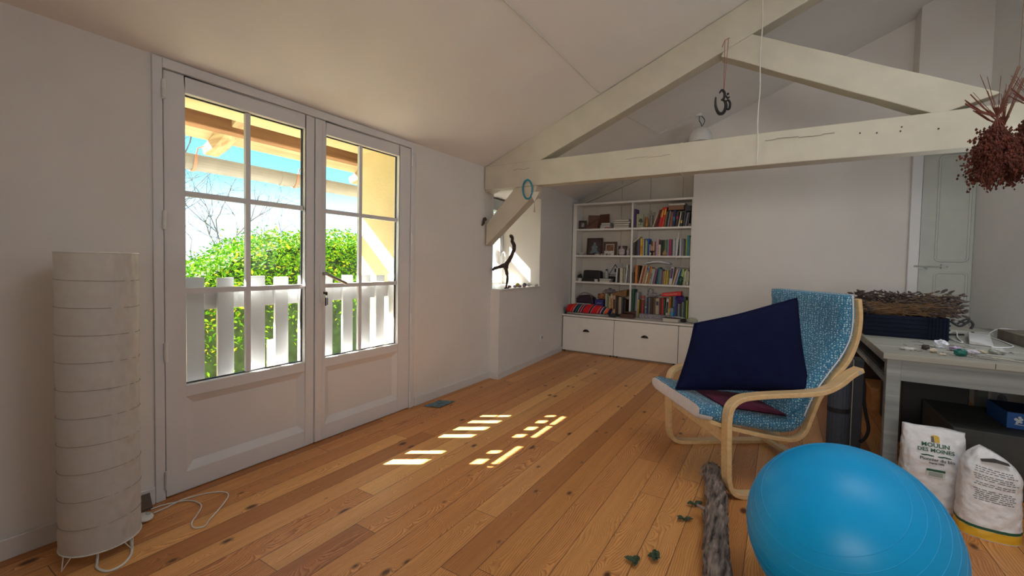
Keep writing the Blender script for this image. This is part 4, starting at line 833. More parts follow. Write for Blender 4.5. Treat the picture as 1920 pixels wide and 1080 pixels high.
rbo = thing('red_box', (1.38, 5.94, zb + .29), 'bright red long box with white lettering lying on the bottom books', 'box')
rb.build('box_body', mat('bright_red_card', (.68, .02, .015), .45), rbo, bevel=.002)
wl_ = MB()
for k in range(14): xx = 1.285 + .0125 * k; wl_.box((xx, 5.8835, zb + .313 + (xx - 1.265) * .11), (xx + .007, 5.8848, zb + .322 + (xx - 1.265) * .11))
wl_.build('printed_letters', mat('pale_ink3', (.6, .45, .42), .5), rbo)
cl = MB().ball((1.14, 5.95, zb + .305), (.075, .05, .024), 24, 14, .6, 9).ball((1.105, 5.94, zb + .345), (.035, .03, .045), 18, 12, .5, 3)
simple('plush_toy', cl, mat('white_grey_plush', (.36, .35, .35), .95, var=.4, scale=30), 'white and grey soft toy lying on the bottom right books', 'toy', smooth=True)
simple('purple_scarf', MB().ball((1.50, 5.91, zb + .265), (.062, .03, .045), 24, 14, .7, 12).ball((1.47, 5.905, zb + .235), (.03, .02, .03), 16, 10, .5, 2), mat('purple_silk', (.045, .012, .12), .7, var=.5, scale=25), 'crumpled purple scarf over the books below the red box', 'scarf', smooth=True)
# on the worktop in front
lbx = B((.995, 5.80, .5205), (1.40, 5.872, .578)); lb_o = simple('long_box', lbx, voro_pattern('marbled_paper', (.24, .21, .24), (.52, .46, .48), 70, .35), 'long grey marbled box on the worktop in front of the books', 'box', bevel=.003)
flat_book(1.345, 1.535, 5.605, 5.735, .5205, .050, 'dark_grey', 'thick dark book with white pages lying on the worktop edge', rot=-3)
simple('white_napkins', MB().ball((1.47, 5.785, .552), (.10, .038, .026), 26, 14, .8, 14), mat('white_linen', (.52, .50, .48), .95, var=.2, scale=30), 'crumpled white cloth between the long grey box and thick book', 'cloth', smooth=True)
simple('dark_pouch', B((1.548, 5.68, .5205), (1.60, 5.76, .565)), M_dark, 'small dark pouch beside the thick dark book on the worktop', 'pouch', bevel=.01)
simple('squash', MB().ball((1.675, 5.69, .5545), (.068, .05, .034), 20, 12, .1, 3), mat('pale_squash', (.42, .40, .30), .7, var=.15, scale=12), 'pale rounded squash on the worktop beside the wall corner', 'squash', smooth=True)
wb = thing('wooden_box', (.87, 5.72, .52), 'dark red-brown wooden box with open lid on the worktop', 'box')
B((.79, 5.645, .5205), (.965, 5.76, .575)).build('box_body', mat('red_brown_wood', (.085, .03, .022), .4, var=.2), wb, bevel=.003)
MB().hexa([(.79, 5.761, .574), (.965, 5.761, .574), (.965, 5.767, .574), (.79, 5.767, .574), (.79, 5.72, .588), (.965, 5.78, .612), (.965, 5.786, .612), (.79, 5.726, .588)]).build('lid', mat('red_brown_wood', (.085, .03, .022), .4), wb)
simple('dark_tray', B((.60, 5.74, .5205), (.775, 5.86, .545)), mat('dark_lacquer', (.03, .015, .012), .4), 'low dark tray left of the red-brown wooden box', 'tray', bevel=.004)
# rolled striped blanket on a folded white cloth
def roll(x0, x1, y, z, r0, seed=0):
    def fn(u, v):
        x = x0 + (x1 - x0) * u; t = 2 * PI * v; env = r0 * (.55 + .55 * math.sin(PI * min(1, .12 + u * .95)) ** .6)
        rr = env * (1 + .10 * noise.noise(Vector((u * 6, math.cos(t) * 1.3, math.sin(t) * 1.3 + seed))))
        return (x + .012 * math.sin(t), y + rr * 1.15 * math.cos(t), z + max(-r0 * .62, rr * math.sin(t)) )
    return MB().grid(fn, 40, 28)
simple('striped_blanket', roll(.045, .665, 5.655, .594, .068), striped_blanket(), 'rolled red blanket with dark and white stripes on the worktop', 'blanket', smooth=True)
wc = MB().ball((.32, 5.655, .536), (.32, .085, .0155), 30, 12, .25, 2)
simple('folded_sheet', wc, mat('white_linen', (.52, .50, .48), .95), 'folded white cloth under the striped red blanket', 'cloth', smooth=True)
simple('tassels', MB().ball((.70, 5.62, .545), (.045, .03, .022), 18, 10, .9, 4), mat('dark_fringe', (.04, .04, .055), .95, var=.8, scale=50), 'dark fringed cloth end lying right of the striped blanket', 'cloth', smooth=True)
hp_ = thing('houseplant', (.02, 5.62, .52), 'small dark green plant at the left end of the worktop', 'plant')
MB().lathe((.028, 5.605, .5205), [(.013, 0), (.016, .03), (.013, .03), (.011, .004)], 16).build('pot_body', M_dark, hp_)
lf = MB(); rn = random.Random(5)
for k in range(26):
    t = rn.uniform(0, 6.28); q = Vector((.03 + .022 * math.cos(t), 5.605 + .022 * math.sin(t), .55 + rn.uniform(0, .055))); d = Vector((math.cos(t) * .8, math.sin(t), .5)) * .022; s_ = d.cross(Vector((0, 0, 1))).normalized() * .008
    lf.add([q, q + d * .5 + s_, q + d, q + d * .5 - s_], [(0, 1, 2, 3)])
lf.build('leaves', mat('dark_leaf', (.02, .05, .02), .5, var=.4), hp_)

# ================================================================ BY THE NICHE
zs = .9405
for k, (x, y, r, c_, lab) in enumerate(((-.02, 4.35, (.028, .024, .022), (.62, .48, .05), 'yellow stone on the niche window sill'), (.035, 4.42, (.026, .026, .023), (.12, .11, .14), 'dark grey ball beside the yellow stone on the sill'),
        (.00, 4.58, (.03, .024, .018), (.62, .58, .55), 'white stone on the sill between grey ball and reveal'), (.06, 4.66, (.026, .022, .014), (.55, .45, .36), 'beige shell at the right end of the sill'),
        (.015, 4.12, (.022, .018, .013), (.22, .08, .09), 'maroon pebble on the sill, nearest the driftwood'), (.05, 4.18, (.024, .02, .014), (.55, .34, .40), 'pink pebble on the sill beside the maroon one'), (.06, 4.27, (.022, .02, .013), (.30, .16, .15), 'brown pebble on the sill before the yellow stone'), (.075, 4.34, (.020, .018, .012), (.35, .17, .26), 'violet pebble on the sill before the dark grey ball'))):
    simple('stone', MB().ball((x, y, zs + r[2] * .93), r, 14, 10, .18, k), mat('sill_stone_%d' % k, c_, .55, var=.2, scale=50), lab, 'stone', smooth=True)
simple('black_clip', B((.085, 3.90, zs), (.10, 3.98, zs + .012)), M_dark, 'short black clip lying on the sill beside the driftwood', 'clip', bevel=.003)
dw = MB().tube(smooth_path([(.125, 3.93, 1.512), (.15, 3.94, 1.48), (.145, 3.95, 1.44), (.165, 3.955, 1.40), (.155, 3.955, 1.33), (.115, 3.95, 1.25), (.075, 3.945, 1.19), (.085, 3.94, 1.12), (.105, 3.935, 1.06), (.09, 3.93, .9425)]), [.004, .012, .016, .019, .020, .019, .017, .016, .017, .017, .018, .019, .020, .019, .019, .021] + [.021] * 6 + [.020] * 6 + [.022] * 6 + [.026] * 6 + [.017] * 6 + [.013] * 6 + [.009] * 3, 10)
dw.v = [v + Vector((noise.noise(v * 30) * .004, noise.noise(v * 30 + Vector((5, 0, 0))) * .004, 0)) for v in dw.v]
dwt = thing('driftwood', (.10, 3.94, zs), 'dark branching driftwood piece standing on the niche sill', 'driftwood')
M_drift = mat('dark_driftwood', (.055, .032, .024), .75, var=.4, scale=30, bump=.5, bscale=60)
dw.build('stem', M_drift, dwt, smooth=True)
MB().tube(smooth_path([(.085, 3.94, 1.20), (.04, 3.90, 1.175), (-.005, 3.83, 1.15), (.065, 3.72, 1.138)]), [.022] * 6 + [.018] * 6 + [.011] * 6 + [.003], 8).build('side_branch', M_drift, dwt, smooth=True)
simple('wood_knot', MB().tube(smooth_path([(.024, 3.632, 1.640), (.020, 3.622, 1.655), (.016, 3.612, 1.640), (.012, 3.60, 1.60), (.006, 3.585, 1.585)]), [.012] * 6 + [.017] * 6 + [.014] * 6 + [.009] * 6 + [.004], 8), M_drift, 'short dark wooden peg at the wall end of the diagonal brace', 'peg', smooth=True)
rg = MB().tube([(.532 + .050 * math.cos(t), 3.575 - .01 * math.sin(t), 1.905 + .087 * math.sin(t)) for t in [2 * PI * i / 40 for i in range(41)]], .0085, 8, cap=False)
rgt = thing('turquoise_ring', (.532, 3.58, 1.99), 'turquoise beaded ring hanging from the tie beam at the brace', 'ring')
rg.build('beads', mat('turquoise_beads', (.01, .22, .32), .35, var=.4, scale=90), rgt, smooth=True)
MB().tube([(.527, 3.618, 2.005), (.527, 3.578, 1.998)], .003, 6).build('nail', M_white_plastic, rgt)
shl = thing('wind_charm', (.606, 3.58, 1.95), 'pale triangular hanging charm with a tassel beside the turquoise ring', 'charm')
Mch = mat('pale_capiz', (.60, .57, .52), .5)
MB().tube([(.606, 3.585, 1.955), (.604, 3.585, 1.89)], .0016, 5).build('string', Mch, shl)
MB().hexa([(.603, 3.58, 1.79), (.607, 3.58, 1.79), (.607, 3.584, 1.79), (.603, 3.584, 1.79), (.557, 3.58, 1.87), (.653, 3.58, 1.87), (.653, 3.584, 1.87), (.557, 3.584, 1.87)]).box((.552, 3.577, 1.870), (.658, 3.587, 1.876)).build('shell_plate', Mch, shl)
MB().tube([(.606, 3.582, 1.79), (.607, 3.582, 1.745), (.608, 3.582, 1.69)], [.0015, .003, .007], 8).build('tassel', mat('beige_thread', (.36, .31, .27), .9), shl)
so_ = thing('wall_socket', (.045, 4.87, .25), 'white wall socket low on the left wall near the cabinets', 'socket')
B((wx(4.87) - .002, 4.83, .245), (wx(4.87) + .010, 4.91, .325)).build('plate', M_white_plastic, so_, bevel=.004)
MB().lathe((wx(4.87) + .0105, 4.87, .285), [(.020, 0), (.020, .002), (.006, .0025)], 18, 'x').build('socket_face', mat('socket_grey', (.38, .36, .35), .5), so_)
sc = MB().grid(lambda u, v: (.08 + .13 * u, 2.70 + .20 * v + .05 * u, .004 + .012 * abs(noise.noise(Vector((u * 4, v * 5, 2))))), 8, 14)
simple('crumpled_scrap', sc, mat('blue_grey_foil', (.10, .17, .20), .5, var=.6, scale=40), 'small crumpled blue-grey scrap on the floor beside the door', 'scrap')

# ================================================================ FLOOR LAMP
LX, LY, LR = .222, .628, .126
lp = thing('paper_floor_lamp', (LX, LY, 0), 'tall cylindrical white paper floor lamp by the left wall', 'lamp')
def paper_mat():
    m, t, p = _new('rice_paper'); geo = N(t, 'ShaderNodeNewGeometry')
    n2 = N(t, 'ShaderNodeTexNoise'); n2.inputs['Scale'].default_value = 30; n2.inputs['Detail'].default_value = 6; t.links.new(geo.outputs['Position'], n2.inputs['Vector'])
    t.links.new(ramp(t, n2.outputs['Fac'], [(.3, (.70, .67, .64)), (.7, (.76, .74, .71))]), p.inputs['Base Color']); p.inputs['Roughness'].default_value = .9
    bp = N(t, 'ShaderNodeBump'); bp.inputs['Strength'].default_value = .15; bp.inputs['Distance'].default_value = .004; t.links.new(n2.outputs['Fac'], bp.inputs['Height']); t.links.new(bp.outputs[0], p.inputs['Normal'])
    tl = N(t, 'ShaderNodeBsdfTranslucent'); tl.inputs[0].default_value = (.75, .70, .64, 1); mx = N(t, 'ShaderNodeMixShader'); mx.inputs[0].default_value = .35
    t.links.new(p.outputs[0], mx.inputs[1]); t.links.new(tl.outputs[0], mx.inputs[2]); t.links.new(mx.outputs[0], t.nodes['Material Output'].inputs[0]); return m
LT = 1.222
def lampfn(u, v):
    t = 2 * PI * v; z = .045 + (LT - .045) * u; k = 11.0; ph = (z - .02) / (LT / k + .001) + .12 * math.sin(t + 1)
    cr = .018 * max(0, math.cos(t - math.radians(25))) ** 6 * noise.noise(Vector((z * 22, math.cos(t) * 6, math.sin(t) * 6)))
    r = LR * (.985 + .018 * abs(math.sin(PI * ph)) ** .5) + cr * .6 + .002 * noise.noise(Vector((z * 9, t, 3)))
    return (LX + r * math.cos(t), LY + r * math.sin(t), z)
MB().tube([(LX + LR * math.cos(t), LY + LR * math.sin(t), .046) for t in [2 * PI * i / 64 for i in range(65)]], .0028, 6, cap=False).build('bottom_ring', M_white_plastic, lp, smooth=True)
sh = MB().grid(lampfn, 150, 96)
Mp = paper_mat()
shade = sh.build('lamp_shade', Mp, lp, smooth=True)
rr = MB()
Mrib = mat('bamboo_ring', (.38, .33, .28), .7)
for k in range(1, 11):
    zc = .045 + (LT - .045) * k / 11
    rr.tube([(LX + (LR * 1.0 + .0006) * math.cos(t), LY + (LR * 1.0 + .0006) * math.sin(t), zc + .004 * math.sin(t + k * .4)) for t in [2 * PI * i / 64 for i in range(65)]], .0013, 5, cap=False)
rr.build('wire_ring', Mrib, lp, smooth=True)
tp = MB()
for zc in (LT,): tp.tube([(LX + LR * math.cos(t), LY + LR * math.sin(t), zc) for t in [2 * PI * i / 64 for i in range(65)]], .0028, 6, cap=False)
for t in (0, 2.1, 4.2): tp.tube([(LX, LY, LT - .02), (LX + LR * math.cos(t), LY + LR * math.sin(t), LT)], .0015, 5)
tp.build('wire_frame', M_white_plastic, lp, smooth=True)
MB().tube([(LX, LY, .05), (LX, LY, LT - .02)], .003, 6).build('wire_stay', M_white_plastic, lp)
for t in (-1.15, .45, 1.9, 3.6):
    q0 = [(LX + LR * math.cos(t + d_), LY + LR * math.sin(t + d_), .046) for d_ in (-.14, .14)]; tip = (LX + (LR + .018) * math.cos(t), LY + (LR + .018) * math.sin(t), .003)
    MB().tube([q0[0], tip, q0[1]], .002, 6).build('leg', M_white_plastic, lp)
MB().lathe((LX, LY, .35), [(.02, 0), (.02, .06), (.03, .08), (.045, .13), (.03, .18), (.005, .195)], 18).build('bulb', M_white_plastic, lp, smooth=True)
MB().tube([(LX, LY, .30), (LX, LY, .36)], .018, 10).tube([(LX - LR, LY, .30), (LX + LR, LY, .30)], .002, 6).build('bulb_holder', M_white_plastic, lp)
cbl = [(.29, .60, .03), (.33, .585, .006), (.37, .575, .005), (.42, .585, .005), (.435, .61, .005), (.42, .645, .005), (.37, .68, .005), (.30, .70, .012), (.24, .71, .02)]
simple('lamp_cable', MB().tube(smooth_path(cbl), .0045, 8), M_white_plastic, 'white cable looping on the floor at the front of the paper lamp', 'cable', smooth=True)
fs_ = thing('foot_switch', (.115, .815, 0), 'white oval foot switch on the floor behind the paper lamp', 'switch')
MB().ball((.13, .80, .014), (.045, .034, .013), 24, 12).build('switch_body', M_white_plastic, fs_, smooth=True)
MB().ball((.135, .815, .027), (.014, .01, .004), 12, 8).build('button', mat('switch_button', (.5, .5, .5), .4), fs_, smooth=True)
c2 = [(.115, .84, .01), (.10, .90, .005), (.085, .97, .005), (.115, 1.06, .005), (.17, 1.115, .005), (.23, 1.112, .005), (.30, 1.05, .005), (.38, .96, .005), (.415, .925, .005), (.39, .895, .005), (.34, .905, .005), (.28, .955, .005), (.22, .995, .005), (.15, .995, .005), (.10, .965, .005), (.065, .90, .005), (.06, .85, .005)]
simple('power_cord', MB().tube(smooth_path(c2), .0030, 7), M_white_plastic, 'thin white power cord looping on the floor by the door', 'cord', smooth=True)
simple('door_wedge', MB().prism([(.018, .80, .0005), (.05, .80, .0005), (.05, .80, .012), (.018, .80, .07)], (0, .06, 0)), mat('dark_wedge_wood', (.10, .07, .05), .7), 'small dark wooden wedge against the skirting behind the lamp', 'wedge')

# ================================================================ HANGING THINGS
M_cordw = mat('white_cord', (.72, .70, .63), .8)
simple('hanging_cord', MB().tube(smooth_path([(2.404 + .004 * math.sin(k * 1.9), 3.60, 1.965 + .13 * k) for k in range(10)], 4) , .004, 6), M_cordw, 'long white cord hanging down in front of the tie beam', 'cord', smooth=True)
pl = thing('pendant_lamp', (1.762, 5.286, CZ(1.762)), 'small white dome pendant lamp behind the tie beam', 'lamp')
zc = CZ(1.762)
MB().lathe((1.735, 5.286, zc - .03), [(.035, 0), (.04, .03)], 20).build('ceiling_rose', M_white_plastic, pl)
MB().tube(smooth_path([(1.75, 5.286, zc - .02), (1.742, 5.286, zc - .07), (1.765, 5.286, zc - .12), (1.765, 5.286, 2.765)]), .004, 6).tube(smooth_path([(1.755, 5.286, zc - .02), (1.79, 5.28, zc - .06), (1.80, 5.28, zc - .10), (1.765, 5.286, 2.765)]), .004, 6).build('cord', M_dark, pl, smooth=True)
MB().lathe((1.765, 5.286, 2.6), [(.125, 0), (.124, .03), (.112, .085), (.085, .135), (.045, .163), (.018, .170), (.018, .172), (.03, .160), (.08, .130), (.107, .083), (.119, .03), (.122, 0)], 36, caps=False).build('lamp_shade', M_white_plastic, pl, smooth=True)
MB().ball((1.765, 5.286, 2.68), (.03, .03, .04), 16, 10).build('bulb', M_white_plastic, pl, smooth=True)
om = thing('om_ornament', (2.18, 3.56, 2.42), 'black metal om symbol hanging on a reddish string from the rafter', 'ornament')
OC = Vector((2.178, 3.555, 2.42)); oa = Vector((.55, .83, 0)).normalized()
def opt(L): return [OC + oa * (x * .001 * 1.05) + Vector((0, 0, z * .001)) for x, z in L]
omb = MB()
def stroke(L, r):
    P_ = smooth_path(opt(L), 6); n = len(P_)
    rs = [r * .001 * (.45 + .75 * max(0, math.sin(PI * i / (n - 1))) ** .7) for i in range(n)]
    omb.tube(P_, rs, 8)
stroke([(-42, 55), (-18, 82), (8, 66), (4, 28), (-22, 12)], 8)
stroke([(-22, 12), (12, 8), (26, -28), (2, -78), (-42, -88), (-74, -44), (-76, 22)], 10)
stroke([(16, -8), (42, 22), (66, 2), (60, -38), (36, -44), (26, -20)], 7)
stroke([(22, 52), (40, 36), (60, 50)], 6); omb.ball(opt([(42, 66)])[0], .009, 10, 8)
omb.build('om_symbol', mat('black_iron', (.012, .010, .010), .5), om, smooth=True)
MB().tube([OC + Vector((0, 0, .075)), (2.168, 3.60, 2.885)], .0018, 5).tube([OC + Vector((0, 0, .075)), (2.192, 3.60, 2.89)], .0018, 5).tube([(2.150, 3.60, 2.84), (2.168, 3.598, 2.885), (2.20, 3.60, 2.895)], .0022, 5).build('string', mat('reddish_string', (.28, .09, .05), .9), om)
# dried reddish flowers hanging upside down, right foreground
def dried_bunch(name, tie_, top_spread, seed, label, n=46, lean=0):
    rnd = random.Random(seed); root = thing(name, tie_, label, 'dried flowers', 'dried flower bunches hanging upside down')
    st_, fl_ = MB(), MB(); T0 = Vector(tie_)
    for i in range(n):
        a_ = rnd.uniform(0, 2 * PI); sp_ = rnd.uniform(.1, 1)
        d = Vector((math.cos(a_) * sp_ * .42 + lean, math.sin(a_) * sp_ * .42, -1)).normalized(); L = rnd.uniform(.14, .27)
        up_ = Vector((math.cos(a_ + 3.1) * .30 * sp_ + rnd.gauss(0, .25), math.sin(a_ + 3.1) * .30 + rnd.gauss(0, .2), 1)).normalized() * (rnd.uniform(.06, .20) if i % 3 == 0 else .04)
        p1 = T0 + d * L * .5 + Vector((rnd.gauss(0, .008), rnd.gauss(0, .008), 0)); p2 = T0 + d * L
        st_.tube([T0 + up_, T0 + up_ * .4, T0, p1, p2], [.0009, .0012, .0018, .0012, .0007], 5)
        for j in range(13):
            t = rnd.uniform(.25, 1); b0 = T0 + d * L * t; dd = (d + Vector((rnd.gauss(0, .6), rnd.gauss(0, .6), rnd.gauss(0, .5)))).normalized(); l2 = rnd.uniform(.02, .065); b1 = b0 + dd * l2
            st_.tube([b0, b1], .0007, 4)
            for k in range(5):
                c_ = b0.lerp(b1, rnd.uniform(.3, 1.05)) + Vector((rnd.gauss(0, .006), rnd.gauss(0, .006), rnd.gauss(0, .006))); r_ = rnd.uniform(.0026, .0066)
                q = [c_ + Vector((math.cos(w_) * r_, math.sin(w_) * r_, 0)) for w_ in (0, 2.09, 4.19)]
                fl_.add(q + [c_ + Vector((0, 0, r_ * 1.3)), c_ - Vector((0, 0, r_ * 1.3))], [(0, 1, 3), (1, 2, 3), (2, 0, 3), (1, 0, 4), (2, 1, 4), (0, 2, 4)])
    for i in range(5):
        a_ = rnd.uniform(2.2, 4.0); e_ = T0 + Vector((math.cos(a_) * .10, math.sin(a_) * .03, rnd.uniform(.05, .12)))
        st_.tube([T0, T0.lerp(e_, .5) + Vector((0, 0, -.01)), e_], [.003, .0025, .002], 6)
    st_.build('stems', mat('dry_red_stem', (.12, .030, .016), .85), root, weld=False); fl_.build('blossoms', mat('dry_red_blossom', (.095, .020, .009), .9, var=.5, scale=30), root, weld=False)
    MB().tube([T0 + Vector((0, 0, .0)), T0 + Vector((.06, .02, .20))], .005, 6).tube([T0 + Vector((.06, .02, .20)), (T0.x + .07, T0.y + .02, CZ(T0.x + .07) - .012)], .0012, 5).build('tie_string', mat('brown_twine', (.15, .08, .05), .9), root)
    for v in (0,): pass
dried_bunch('dried_flower_bunch', (3.318, 2.6, 1.855), .1, 21, 'reddish dried flower bunch hanging nearest the beam, stems crossing at its tie', 60, -.04)
dried_bunch('dried_flower_bunch', (3.46, 2.68, 1.90), .1, 22, 'second reddish dried flower bunch, at the right edge of the picture', 60, 0)
dried_bunch('dried_flower_bunch', (3.39, 2.78, 1.86), .1, 23, 'reddish dried flower bunch half hidden between the two in front', 46, .02)

# ================================================================ ARMCHAIR
NE = Vector((2.432, 2.555, 0)); WV = Vector((-.589, .808, 0)).normalized(); FV = Vector((-.808, -.589, 0)).normalized()
def CT(u, w, z): return NE + FV * u + WV * w + Vector((0, 0, z))
LCH = .7246
ch = thing('armchair', CT(-.3, LCH / 2, 0), 'bentwood birch armchair with teal floral cushion facing left', 'armchair')
def sp2(L, k=6): return [(p.x, p.y) for p in smooth_path([(x, z, 0) for x, z in L], k)]
arm = sp2([(-.655, .683), (-.60, .655), (-.535, .605), (-.45, .566), (-.34, .553), (-.20, .548), (-.08, .541), (.005, .528), (.055, .492), (.072, .43), (.072, .33), (.068, .20), (.062, .10), (.042, .045), (-.002, .018), (-.08, .0135), (-.30, .0135), (-.64, .0135)])
def arm_th(i, n):
    return .026
for w0, nm in ((-.02, 0), (LCH - .045, 1)):
    MB().ribbon(arm, .026, CT, w0, w0 + .062).build('arm_frame', M_birch, ch, bevel=.004)
rail = sp2([(-.672, 1.055), (-.685, .95), (-.672, .83), (-.625, .715), (-.55, .625), (-.475, .52), (-.43, .41), (-.395, .325), (-.33, .288), (-.22, .300), (-.08, .330), (.06, .365), (.14, .392)])
for w0 in (.045, LCH - .085):
    MB().ribbon(rail, .022, CT, w0, w0 + .036).build('seat_rail', M_birch, ch, bevel=.003)
def cross(u, z, w0, w1, du, dz): return MB().add([CT(u - du, w0, z - dz), CT(u + du, w0, z - dz), CT(u + du, w1, z - dz), CT(u - du, w1, z - dz), CT(u - du, w0, z + dz), CT(u + du, w0, z + dz), CT(u + du, w1, z + dz), CT(u - du, w1, z + dz)], [(0, 3, 2, 1), (4, 5, 6, 7), (0, 1, 5, 4), (1, 2, 6, 5), (2, 3, 7, 6), (3, 0, 4, 7)])
cross(.048, .305, .043, LCH - .046, .011, .034).build('front_crossbar', M_birch, ch, bevel=.003)
cross(-.615, .040, .043, LCH - .046, .030, .012).build('rear_crossbar', M_birch, ch, bevel=.003)
cross(-.60, .628, .043, LCH - .046, .010, .028).build('back_crossbar', M_birch, ch, bevel=.003)
cross(-.30, .262, .082, LCH - .086, .028, .010).build('seat_crossbar', M_birch, ch, bevel=.003)
for w0 in (.01, LCH - .015):
    for u_ in (-.01, -.60): MB().obox(CT(u_, w0, .0035), (.03, .03, .007)).build('felt_pad', M_dark, ch)
    MB().lathe(CT(-.628, -.0205 if w0 < .1 else LCH + .018, .672), [(.010, -.003), (.010, .003)], 14, 'y').build('bolt', M_chrome, ch)
# cushion: seat and back in one, thick, with a white lining underneath
cc_ = [(.205, .447), (.16, .437), (.10, .424), (0, .405), (-.12, .384), (-.24, .362), (-.315, .36), (-.362, .395), (-.395, .47), (-.435, .555), (-.505, .655), (-.572, .745), (-.618, .84), (-.632, .95), (-.622, 1.075)]
cl_ = sp2(cc_, 5)
def cushion():
    mb = MB(); m = len(cl_); W0, W1 = .045, LCH - .055; nW, nA = 22, 0
    def surf(i, w, side):
        u, z = cl_[i]; a_, b_ = cl_[max(i - 1, 0)], cl_[min(i + 1, m - 1)]; dx, dz = b_[0] - a_[0], b_[1] - a_[1]; L = math.hypot(dx, dz) or 1
        nx, nz = dz / L, -dx / L            # towards the sitter
        if nz < 0 and i < m // 3: nx, nz = -nx, -nz
        ed = min(1, min(w - W0, W1 - w) / .045); ee = min(1, min(i, m - 1 - i) / 4 + .28)
        th = .036 * (max(0, ed) ** .45) * (ee ** .4) + .008
        tuft = 0 if side < 0 else .004 * noise.noise(Vector((u * 9, w * 9, z * 9))) + .0035 * abs(math.sin(i * .55)) * 0
        wr = .006 * noise.noise(Vector((u * 25, w * 5, z * 25))) * (1 if side > 0 else 0) * (1 - ed * .7)
        return CT(u + nx * side * (th + tuft + wr), w, z + nz * side * (th + tuft + wr))
    ws = [W0 + (W1 - W0) * (.5 - .5 * math.cos(PI * k / nW)) for k in range(nW + 1)]
    vs_ = [surf(i, w, s_) for s_ in (1, -1) for i in range(m) for w in ws]; n = nW + 1; o = m * n
    fs = []
    for i in range(m - 1):
        for k in range(nW):
            q = (i * n + k, i * n + k + 1, (i + 1) * n + k + 1, (i + 1) * n + k); fs += [q, tuple(x + o for x in q[::-1])]
        for k in (0, nW): fs.append((i * n + k, (i + 1) * n + k, o + (i + 1) * n + k, o + i * n + k))
    for i in (0, m - 1):
        for k in range(nW): fs.append((i * n + k, i * n + k + 1, o + i * n + k + 1, o + i * n + k))
    mb.add(vs_, fs); return mb, surf, ws, m
cu, surf_, ws_, m_ = cushion()
cush = cu.build('cushion', M_floral, ch, smooth=True)
# white lining wrapped round the front edge and the underside
ln = MB(); k_ = 8; vs_ = []
for i in range(9):
    for w in ws_:
        p = surf_(i, w, -1); q = surf_(i, w, 1); nrm = (p - q).normalized(); vs_.append(p + nrm * .003)
fr_ = [surf_(0, w, .95) + FV * .004 for w in ws_]
n = len(ws_); ln.add(fr_ + vs_, [(r * n + k, r * n + k + 1, (r + 1) * n + k + 1, (r + 1) * n + k) for r in range(9) for k in range(n - 1)])
ln.build('cushion_lining', M_lining, ch, smooth=True)
hw = MB()
for w in (.045, LCH - .055):
    P_ = [surf_(i, w, -.6) for i in range(m_ - 34, m_)]; hw.tube(P_, .004, 6)
hw.build('piping', M_lining, ch, smooth=True)

# big navy cushion standing across the seat, against the back
cBL, cBR, cTR, cTL = Vector((2.075, 2.69, .487)), Vector((2.738, 2.865, .535)), Vector((2.662, 2.965, 1.045)), Vector((2.158, 2.745, .878))
nn = (cBR - cBL).cross(cTL - cBL).normalized()
if nn.dot(Vector((2.58, 0, 1.2)) - cBL) < 0: nn = -nn
def pil(u, v, side):
    p = (cBL * (1 - u) + cBR * u) * (1 - v) + (cTL * (1 - u) + cTR * u) * v
    cx, cy = 2 * u - 1, 2 * v - 1
    f_ = max(0, (1 - abs(cx) ** 2.6)) ** .55 * max(0, (1 - abs(cy) ** 2.6)) ** .55
    pin = .012 * (abs(cx) ** 2 * (1 - cy * cy) + abs(cy) ** 2 * (1 - cx * cx))
    c_ = (cBL + cBR + cTR + cTL) / 4
    fold = .007 * noise.noise(Vector((u * 13, v * 2.4, side * 2))) * (1.3 - v) + .010 * noise.noise(Vector((u * 2.4, v * 2.4, 5 + side)))
    q = p + nn * side * (.085 * f_ + fold * (f_ > .02)); return q + (c_ - p).normalized() * pin * .8
pm_ = MB().grid(lambda a_, b_: pil(a_, b_, 1), 36, 30); g2 = MB().grid(lambda a_, b_: pil(a_, b_, -1), 36, 30); pm_.add(g2.v, [f[::-1] for f in g2.f])
pt = thing('pillow', (cBL + cBR) / 2, 'large navy blue pillow standing upright on the armchair', 'pillow')
pm_.build('pillow_body', M_navy, pt, smooth=True)
ed_ = [pil(i / 30, 0, 0) for i in range(31)] + [pil(1, i / 30, 0) for i in range(1, 31)] + [pil(1 - i / 30, 1, 0) for i in range(1, 31)] + [pil(0, 1 - i / 30, 0) for i in range(1, 31)]
MB().tube(ed_, .0045, 7).build('piping', M_navy, pt, smooth=True)
pz = MB().grid(lambda a_, b_: CT(.06 - .37 * a_, .065 + .36 * b_, .450 - .055 * a_ + .020 + .026 * (math.sin(PI * a_) * math.sin(PI * b_)) ** .5 + .006 * noise.noise(Vector((a_ * 6, b_ * 6, 1)))), 22, 18)
pz2 = MB().grid(lambda a_, b_: CT(.06 - .37 * a_, .065 + .36 * b_, .450 - .055 * a_ + .014 - .004 * (math.sin(PI * a_) * math.sin(PI * b_)) ** .5), 22, 18); pz.add(pz2.v, [f[::-1] for f in pz2.f])
simple('seat_pad', pz, M_plum, 'dark plum pad lying on the armchair seat under the pillow', 'pad', smooth=True)

